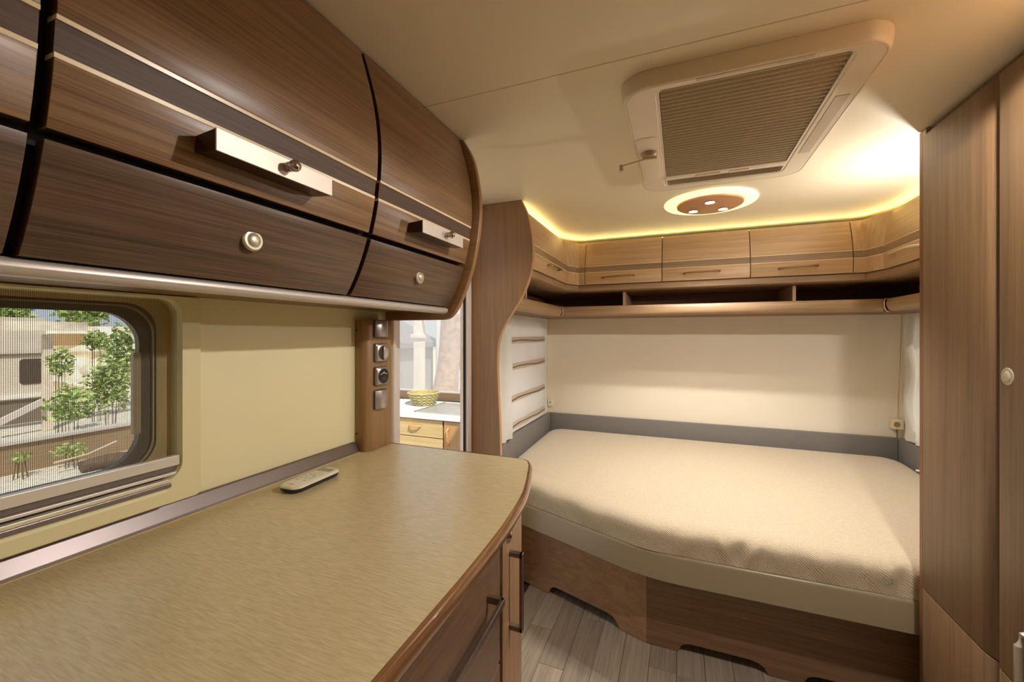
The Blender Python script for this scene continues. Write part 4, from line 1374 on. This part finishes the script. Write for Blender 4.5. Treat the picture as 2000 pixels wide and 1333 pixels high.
for z0, z1 in ((KZ - .218, KZ - .052), (KZ - .47, KZ - .226), (GZ + .08, KZ - .478)):
    for x0, x1 in ((-2.72, -2.10), (-3.38, -2.73)):
        mb = M(); mb.box(x0, x1, 3.425, 3.4445, z0, z1)
        dw = finish(mb, 'drawer', W_OAK, kd, bevel=0.002)
        if z1 > KZ - .3:
            zc = (z0 + z1) / 2 + .015; xc = (x0 + x1) / 2
            mb = M(); mb.tube([(xc - .065, 3.424, zc), (xc - .05, 3.400, zc), (xc, 3.392, zc), (xc + .05, 3.400, zc), (xc + .065, 3.424, zc)], [.011, .009, .009, .009, .011], 10)
            finish(mb, 'bow_handle', M_GOLD, dw, smooth=60)
kc = thing('kitchen_cupboard', (-1.8, 3.75, GZ), 'light oak kitchen cupboard with an upright handle outside the doorway', 'cupboard')
mb = M(); mb.box(-2.0915, -1.57, 3.445, 4.15, GZ, KZ - 0.043)
finish(mb, 'carcass', M_GAP, kc)
mb = M(); mb.box(-2.083, -1.58, 3.425, 3.4445, GZ + .08, KZ - .052)
dw = finish(mb, 'door', W_OAKZ, kc, bevel=0.002)
xh = -2.035
mb = M(); mb.tube([(xh, 3.424, KZ - .115), (xh, 3.400, KZ - .135), (xh, 3.392, KZ - .195), (xh, 3.400, KZ - .255), (xh, 3.424, KZ - .275)], [.011, .009, .009, .009, .011], 10)
finish(mb, 'bow_handle', M_GOLD, dw, smooth=60)
sk = thing('kitchen_sink', (-2.1, 3.78, KZ), 'grey glass-lidded sink set in the white outdoor worktop', 'sink')
mb = M(); mb.box(-2.45, -1.75, 3.49, 4.06, KZ + 0.0005, KZ + 0.010)
finish(mb, 'lid', M_STEEL, sk, bevel=0.004)
for x0, x1, y0, y1 in ((-2.468, -2.451, 3.48, 4.07), (-1.749, -1.735, 3.48, 4.07)):
    mb = M(); mb.box(x0, x1, y0, y1, KZ + 0.0005, KZ + 0.013)
    finish(mb, 'rim', M_CHROME, sk, bevel=0.003)
hbk = thing('gas_hob', (-3.1, 3.85, KZ), 'white gas hob with dark pan supports at the left of the doorway view', 'hob')
mb = M(); mb.box(-3.4, -2.88, 3.62, 4.08, KZ + 0.0005, KZ + 0.012)
finish(mb, 'tray', M_WHITE, hbk, bevel=0.004)
for a in range(4):
    an = math.radians(45 + 90 * a)
    mb = M(); mb.strap([(-3.03 + .02 * math.cos(an), 3.90 + .02 * math.sin(an), KZ + .04), (-3.03 + .10 * math.cos(an), 3.90 + .10 * math.sin(an), KZ + .045), (-3.03 + .11 * math.cos(an), 3.90 + .11 * math.sin(an), KZ + .012)], (.006 * math.sin(an), -.006 * math.cos(an), 0), (0, 0, .006))
    finish(mb, 'pan_support', M_BLACK, hbk)
mb = M(); mb.lathe([(0.0005, 0), (0.04, 0), (0.04, .012), (0.03, .02), (0.0005, .022)], (-3.03, 3.90, KZ + .012), 'z', 20)
finish(mb, 'burner', mat('burner_dark', (40, 38, 50), .4), hbk, smooth=40)
# wicker bowl
bw = thing('wicker_bowl', (-2.63, 3.90, KZ), 'yellow-green wicker bowl on the white outdoor worktop', 'bowl')
mb = M(); mb.lathe([(0.0005, 0.004), (0.085, 0.002), (0.105, 0.012), (0.135, 0.055), (0.158, 0.10), (0.172, 0.138), (0.166, 0.138), (0.150, 0.10), (0.127, 0.058), (0.098, 0.018), (0.0005, 0.012)], (-2.63, 3.90, KZ + 0.0), 'z', 36)
finish(mb, 'bowl_body', M_WICKER, bw, smooth=50)
for q in range(9):
    h = 0.014 + q * 0.0152
    r0 = 0.108 + (0.175 - 0.108) * (h / 0.14) ** 0.85
    mb = M()
    ring = [(-2.63 + (r0 + .003 * math.sin(18 * a + q * 3.1)) * math.cos(a), 3.90 + (r0 + .003 * math.sin(18 * a + q * 3.1)) * math.sin(a), KZ + h + .002 * math.sin(9 * a + q)) for a in [2 * math.pi * k / 72 for k in range(73)]]
    mb.tube(ring, 0.0062, 6)
    finish(mb, 'strand', M_WICKER if q % 2 else mat('wicker_pale', (190, 184, 140), .7, bump=.5, bscale=150, var=.3), bw, smooth=60)

# awning wall with clear foil window
aw = thing('awning_wall', (-2.7, 4.30, GZ), 'awning wall with a milky foil window behind the outdoor kitchen', 'awning')
mb = M(); mb.box(-5.6, -0.99, 4.26, 4.285, KZ - .01, KZ + .085)
finish(mb, 'sill_board', wood('sill_brown', 0, (112, 88, 66), (146, 120, 94)), aw, bevel=.003)
mb = M(); mb.box(-5.6, -0.99, 4.286, 4.30, GZ, KZ + .10)
finish(mb, 'lower_cloth', mat('awning_cloth', (206, 202, 200), .8), aw)
mb = M(); mb.box(-5.6, -0.99, 4.300, 4.303, KZ + .10, 1.52)
finish(mb, 'foil_window', M_PVC, aw)
mb = M(); mb.box(-5.6, -0.99, 4.296, 4.306, 1.5205, 1.9)
finish(mb, 'upper_cloth', bpy.data.materials['awning_cloth'], aw)
mb = M(); mb.box(-1.86, -1.80, 4.06, 4.12, KZ + .0008, KZ + .06)
tag(finish(mb, 'worktop_box', M_WHITE, bevel=.004, loc=(-1.83, 4.09, KZ)), 'small white box on the outdoor worktop by the right door jamb', 'box')


def on_ray(u, y):
    """x of a place at distance y that shows at column u of the doorway view"""
    k_ = u - 1000
    return y * (-FPX * math.sin(YAW) + k_ * math.cos(YAW)) / (FPX * math.cos(YAW) + k_ * math.sin(YAW))


# what stands beyond the awning
def post(x, y, w_, z1, label, mt, cap=True):
    t = thing('porch_post', (x, y, GZ), label, 'post')
    mb = M(); mb.box(x - w_ / 2, x + w_ / 2, y - w_ / 2, y + w_ / 2, GZ, z1)
    finish(mb, 'shaft', mt, t, bevel=.01)
    if cap:
        mb = M(); mb.box(x - w_ * .75, x + w_ * .75, y - w_ * .75, y + w_ * .75, z1 * 0.55, z1 * 0.55 + .07)
        finish(mb, 'collar', mt, t, bevel=.01)
    return t


M_POST = mat('whitewashed_post', (228, 220, 208), .7, var=.1, bscale=9)
post(on_ray(819, 6.2), 6.2, 0.15, 2.2, 'whitewashed porch post beyond the foil window', M_POST)
sd = thing('garden_shed', (-6.3, 8.6, GZ), 'grey shed with sloping roof beyond the foil window', 'shed')
mb = M(); mb.box(-7.4, -6.05, 8.0, 9.4, GZ, 1.02)
finish(mb, 'wall', mat('shed_grey', (150, 150, 152), .8, var=.15, bscale=3), sd)
mb = M(); mb.prism([(-7.6, 1.75), (-5.85, 0.96), (-5.85, 1.08), (-7.6, 1.88)], 'y', 7.8, 9.5)
finish(mb, 'roof', mat('shed_roof', (126, 126, 130), .7), sd)
mb = M(); mb.box(-7.2, -6.5, 7.985, 7.999, 0.0, .7)
finish(mb, 'door', mat('shed_door', (214, 206, 176), .7), sd)
trk = thing('leaning_tree', (on_ray(862, 6.0), 6.0, GZ), 'thick leaning tree trunk beyond the foil window', 'tree')
xb, xt = on_ray(858, 6.0), on_ray(893, 6.0)
path, rad = [], []
for q in range(15):
    s = q / 14
    path.append((xb + (xt - xb) * s ** 1.2 + .03 * math.sin(5 * s), 6.0 + .15 * s, GZ + 2.9 * s)); rad.append(.22 - .05 * s + .015 * math.sin(11 * s))
mb = M(); mb.tube(path, rad, 18)
finish(mb, 'trunk', mat('pale_bark', (176, 146, 124), .9, bump=1.0, bscale=14, var=.35), trk, smooth=60)
mb = M(); mb.tube([path[9], (path[9][0] - .25, 6.0, path[9][2] + .28), (path[9][0] - .6, 6.05, path[9][2] + .42)], [.07, .05, .03], 10)
finish(mb, 'branch', bpy.data.materials['pale_bark'], trk, smooth=60)
cv = thing('parked_caravan', (-5.0, 9.5, GZ), 'dark-windowed white caravan parked beyond the foil window', 'caravan')
mb = M(); mb.box(-5.75, -4.1, 9.0, 11.0, GZ + .25, 1.9)
finish(mb, 'body', mat('caravan_white', (228, 228, 226), .4), cv, bevel=.08, seg=4, smooth=40)
mb = M(); mb.prism(rrect(-5.55, -4.75, 0.42, 1.12, .07), 'y', 8.985, 8.999)
finish(mb, 'window', mat('caravan_dark_glass', (70, 72, 84), .15), cv)
mb = M(); mb.prism(rrect(-4.6, -4.3, 0.42, 0.90, .05), 'y', 8.985, 8.999)
finish(mb, 'window', bpy.data.materials['caravan_dark_glass'], cv)
mb = M(); mb.box(-5.75, -4.1, 8.992, 8.999, 0.18, .22)
finish(mb, 'stripe', mat('caravan_stripe', (190, 186, 180), .4), cv)

# ================================================================== OUTSIDE: view of the left window
M_LEAF = [mat('leaf_green_%d' % i, c, .6) for i, c in enumerate([(150, 176, 92), (188, 204, 128), (122, 146, 84)])]
M_STEM = mat('bush_stem', (104, 84, 60), .9)


def bush(c, rx, ry, rz, n, size, label, cat='bush', nm='bush', mts=M_LEAF):
    c = Vector(c)
    t = thing(nm, (c.x, c.y, GZ), label, cat, 'greenery outside the left window')
    mb = M()
    for q in range(n):
        while True:
            p = Vector((random.uniform(-1, 1), random.uniform(-1, 1), random.uniform(-1, 1)))
            if 0.25 < p.length < 1:
                break
        lump = 1 + .25 * math.sin(5 * p.x + 3 * p.z) * math.sin(4 * p.y + 2)
        p = Vector((p.x * rx * lump, p.y * ry * lump, p.z * rz * lump)) + c
        if p.z < GZ + .02:
            p.z = GZ + .02 + random.random() * .1
        d = Vector((random.gauss(0, 1), random.gauss(0, 1), random.gauss(0, .6))).normalized()
        s_ = d.cross(Vector((random.gauss(0, 1), random.gauss(0, 1), random.gauss(0, 1)))).normalized()
        L = size * random.uniform(.6, 1.3)
        mb.add([p - d * L, p + s_ * L * .42, p + d * L, p - s_ * L * .42], [(0, 1, 2, 3)], q % 3)
    f = finish(mb, 'foliage', mts, t)
    f['kind'] = 'stuff'
    mb = M()
    for q in range(4):
        a = q * 1.6
        mb.tube([(c.x + .06 * math.cos(a), c.y + .06 * math.sin(a), GZ), (c.x + rx * .3 * math.cos(a), c.y + ry * .3 * math.sin(a), c.z), (c.x + rx * .6 * math.cos(a), c.y + ry * .6 * math.sin(a), c.z + rz * .7)], [.006, .004, .002], 5)
    finish(mb, 'stem', M_STEM, t, smooth=60)
    return t


def wx(u, v, x):
    k_ = u - 1000
    r0 = -FPX * math.sin(YAW) + k_ * math.cos(YAW); r1 = FPX * math.cos(YAW) + k_ * math.sin(YAW)
    s = x / r0
    return (x, r1 * s, 1.28 + (653.5 - v) * s)


# neighbour's cabin
CY = wx(90, 700, -11.5)[1]
nb = thing('holiday_cabin', (-11.5, 2.0, GZ), 'beige holiday cabin with dark window outside the left window', 'cabin')
mb = M(); mb.box(-13.0, -11.5, -3.0, CY, GZ + .45, 1.60)
finish(mb, 'wall', mat('cabin_beige', (208, 198, 182), .7, var=.06, bscale=6), nb)
zl = wx(40, 695, -11.5)[2]
mb = M(); mb.box(-11.4999, -11.47, -3.0, CY, zl, zl + .04)
finish(mb, 'ledge', mat('cabin_ledge', (120, 108, 92), .6), nb)
zl = wx(40, 778, -11.5)[2]
mb = M(); mb.box(-11.4999, -11.44, -3.0, CY, zl, zl + .07)
finish(mb, 'ledge', mat('cabin_ledge_white', (236, 232, 222), .6), nb)
wa, wb_ = wx(38, 752, -11.5), wx(86, 700, -11.5)
mb = M(); mb.prism(rrect(wa[1], wb_[1] - .01, wa[2], wb_[2], .06), 'x', -11.4999, -11.485)
finish(mb, 'window', mat('cabin_window', (72, 62, 52), .2), nb)
mb = M(); mb.box(-13.2, -11.5, -3.0, CY, GZ, GZ + .449)
finish(mb, 'skirt', mat('cabin_skirt', (128, 116, 98), .8), nb)
e0, e1 = wx(0, 646, -10.0), wx(172, 630, -10.0)
rf = thing('porch_roof', (-10.6, 2.0, 1.3), 'weathered porch roof with pale edge board outside the left window', 'roof')
mb = M(); mb.box(-10.25, -10.0, -3.0, e1[1], e0[2], e1[2])
finish(mb, 'edge_board', mat('weathered_board', (232, 214, 196), .8, var=.3, bscale=4), rf)
f0, f1 = wx(96, 676, -10.6), wx(168, 652, -10.6)
mb = M(); mb.box(-10.66, -10.60, f0[1], f1[1], f0[2], f1[2])
finish(mb, 'fascia', mat('fascia_brown', (190, 154, 112), .7), rf)
q0, q1 = wx(85, 830, -10.2), wx(105, 676, -10.2)
t = thing('cabin_post', (-10.2, (q0[1] + q1[1]) / 2, GZ), 'square timber porch post outside the left window', 'post')
mb = M(); mb.box(-10.28, -10.2, q0[1], q1[1], GZ, 1.28)
finish(mb, 'shaft', mat('post_grey_wood', (222, 206, 188), .8, var=.12, bscale=8), t, bevel=.01)
b0, b1 = wx(-10, 830, -10.1), wx(80, 786, -10.1)
mb = M(); mb.strap([b0, b1], (.03, 0, 0), (0, 0, .055))
tag(finish(mb, 'diagonal_brace', mat('brace_pale', (206, 198, 190), .7), loc=b0), 'pale diagonal brace beside the porch post', 'brace')
# low timber border with pale top rail
tb = thing('timber_border', (-7.4, 2.5, GZ), 'low brown timber border with a pale top rail', 'border')
for q in range(5):
    mb = M(); mb.box(-7.44, -7.40, 1.4 + q * .75, 1.4 + q * .75 + .74, GZ, GZ + .36)
    finish(mb, 'board', wood('border_brown_%d' % q, 1, (128, 106, 80), (162, 138, 108), rough=.7), tb)
mb = M(); mb.box(-7.47, -7.36, 1.4, 5.15, GZ + .361, GZ + .405)
finish(mb, 'top_rail', mat('border_rail', (196, 190, 184), .6), tb, bevel=.005)
# sun-bleached bank behind the greenery
bk = M()
pts = []
for i in range(25):
    for j in range(9):
        y = 2.5 + i * .5
        z = GZ + j * .24
        pts.append((-14.5 - .55 * j * .4 + .25 * math.sin(y * 3.1 + j) + .15 * math.cos(y * 7 + 2.3 * j), y, z))
fs = [(i * 9 + j, (i + 1) * 9 + j, (i + 1) * 9 + j + 1, i * 9 + j + 1) for i in range(24) for j in range(8)]
bk.add(pts, fs)
tag(finish(bk, 'stone_bank', mat('sunlit_stone', (240, 222, 196), .95, bump=.8, bscale=3, var=.25), loc=(-14.5, 8, GZ)), 'sunlit cream stone bank behind the greenery', 'bank')
bush(wx(118, 708, -9.3), .15, .17, .22, 221, .05, 'bright green shrub tip beside the porch post')
bush(wx(140, 790, -8.2), .25, .26, .26, 510, .045, 'large leafy shrub above the timber border')
bush(wx(216, 750, -8.9), .22, .30, .46, 900, .05, 'tall mottled shrub against the stone bank')
bush(wx(188, 665, -10.4), .2, .20, .20, 255, .055, 'leaf cluster just below the porch roof end')
bush(wx(40, 893, -7.1), .10, .09, .06, 60, .03, 'small sprig growing low in front of the timber border')
bush(wx(140, 880, -7.1), .14, .17, .09, 140, .03, 'low grey-green plant in front of the timber border')
bush(wx(165, 612, -20.0), .6, .7, .5, 500, .14, 'distant treetop above the right end of the porch roof', 'tree', 'treetop')
bush(wx(15, 612, -20.0), .6, .6, .5, 400, .14, 'distant treetop at the upper left of the window', 'tree', 'treetop')
bush(wx(238, 690, -11.6), .3, .30, .62, 714, .06, 'dark slender tree at the right side of the window view', 'tree', 'tree', [M_LEAF[2], M_LEAF[0], M_LEAF[2]])
mb = M(); a = wx(105, 905, -6.9); b = wx(228, 862, -6.9)
mb.tube([a, (-6.9, (a[1] + b[1]) / 2, (a[2] + b[2]) / 2 - .04), b], .012, 8)
tag(finish(mb, 'bent_pole', mat('pole_pale', (206, 190, 168), .6), smooth=60, loc=a), 'thin pale pole leaning before the timber border', 'pole')
mb = M(); c = wx(195, 897, -6.9)
mb.tube([(c[0] + .2, c[1] - .26, GZ + .08), (c[0] + .2, c[1], GZ + .09), (c[0] + .2, c[1] + .26, GZ + .08)], [.07, .08, .06], 14)
tag(finish(mb, 'log', mat('log_dark', (92, 76, 60), .9, bump=.6, bscale=12, var=.2), smooth=60, loc=(c[0], c[1], GZ)), 'dark log lying before the timber border', 'log')
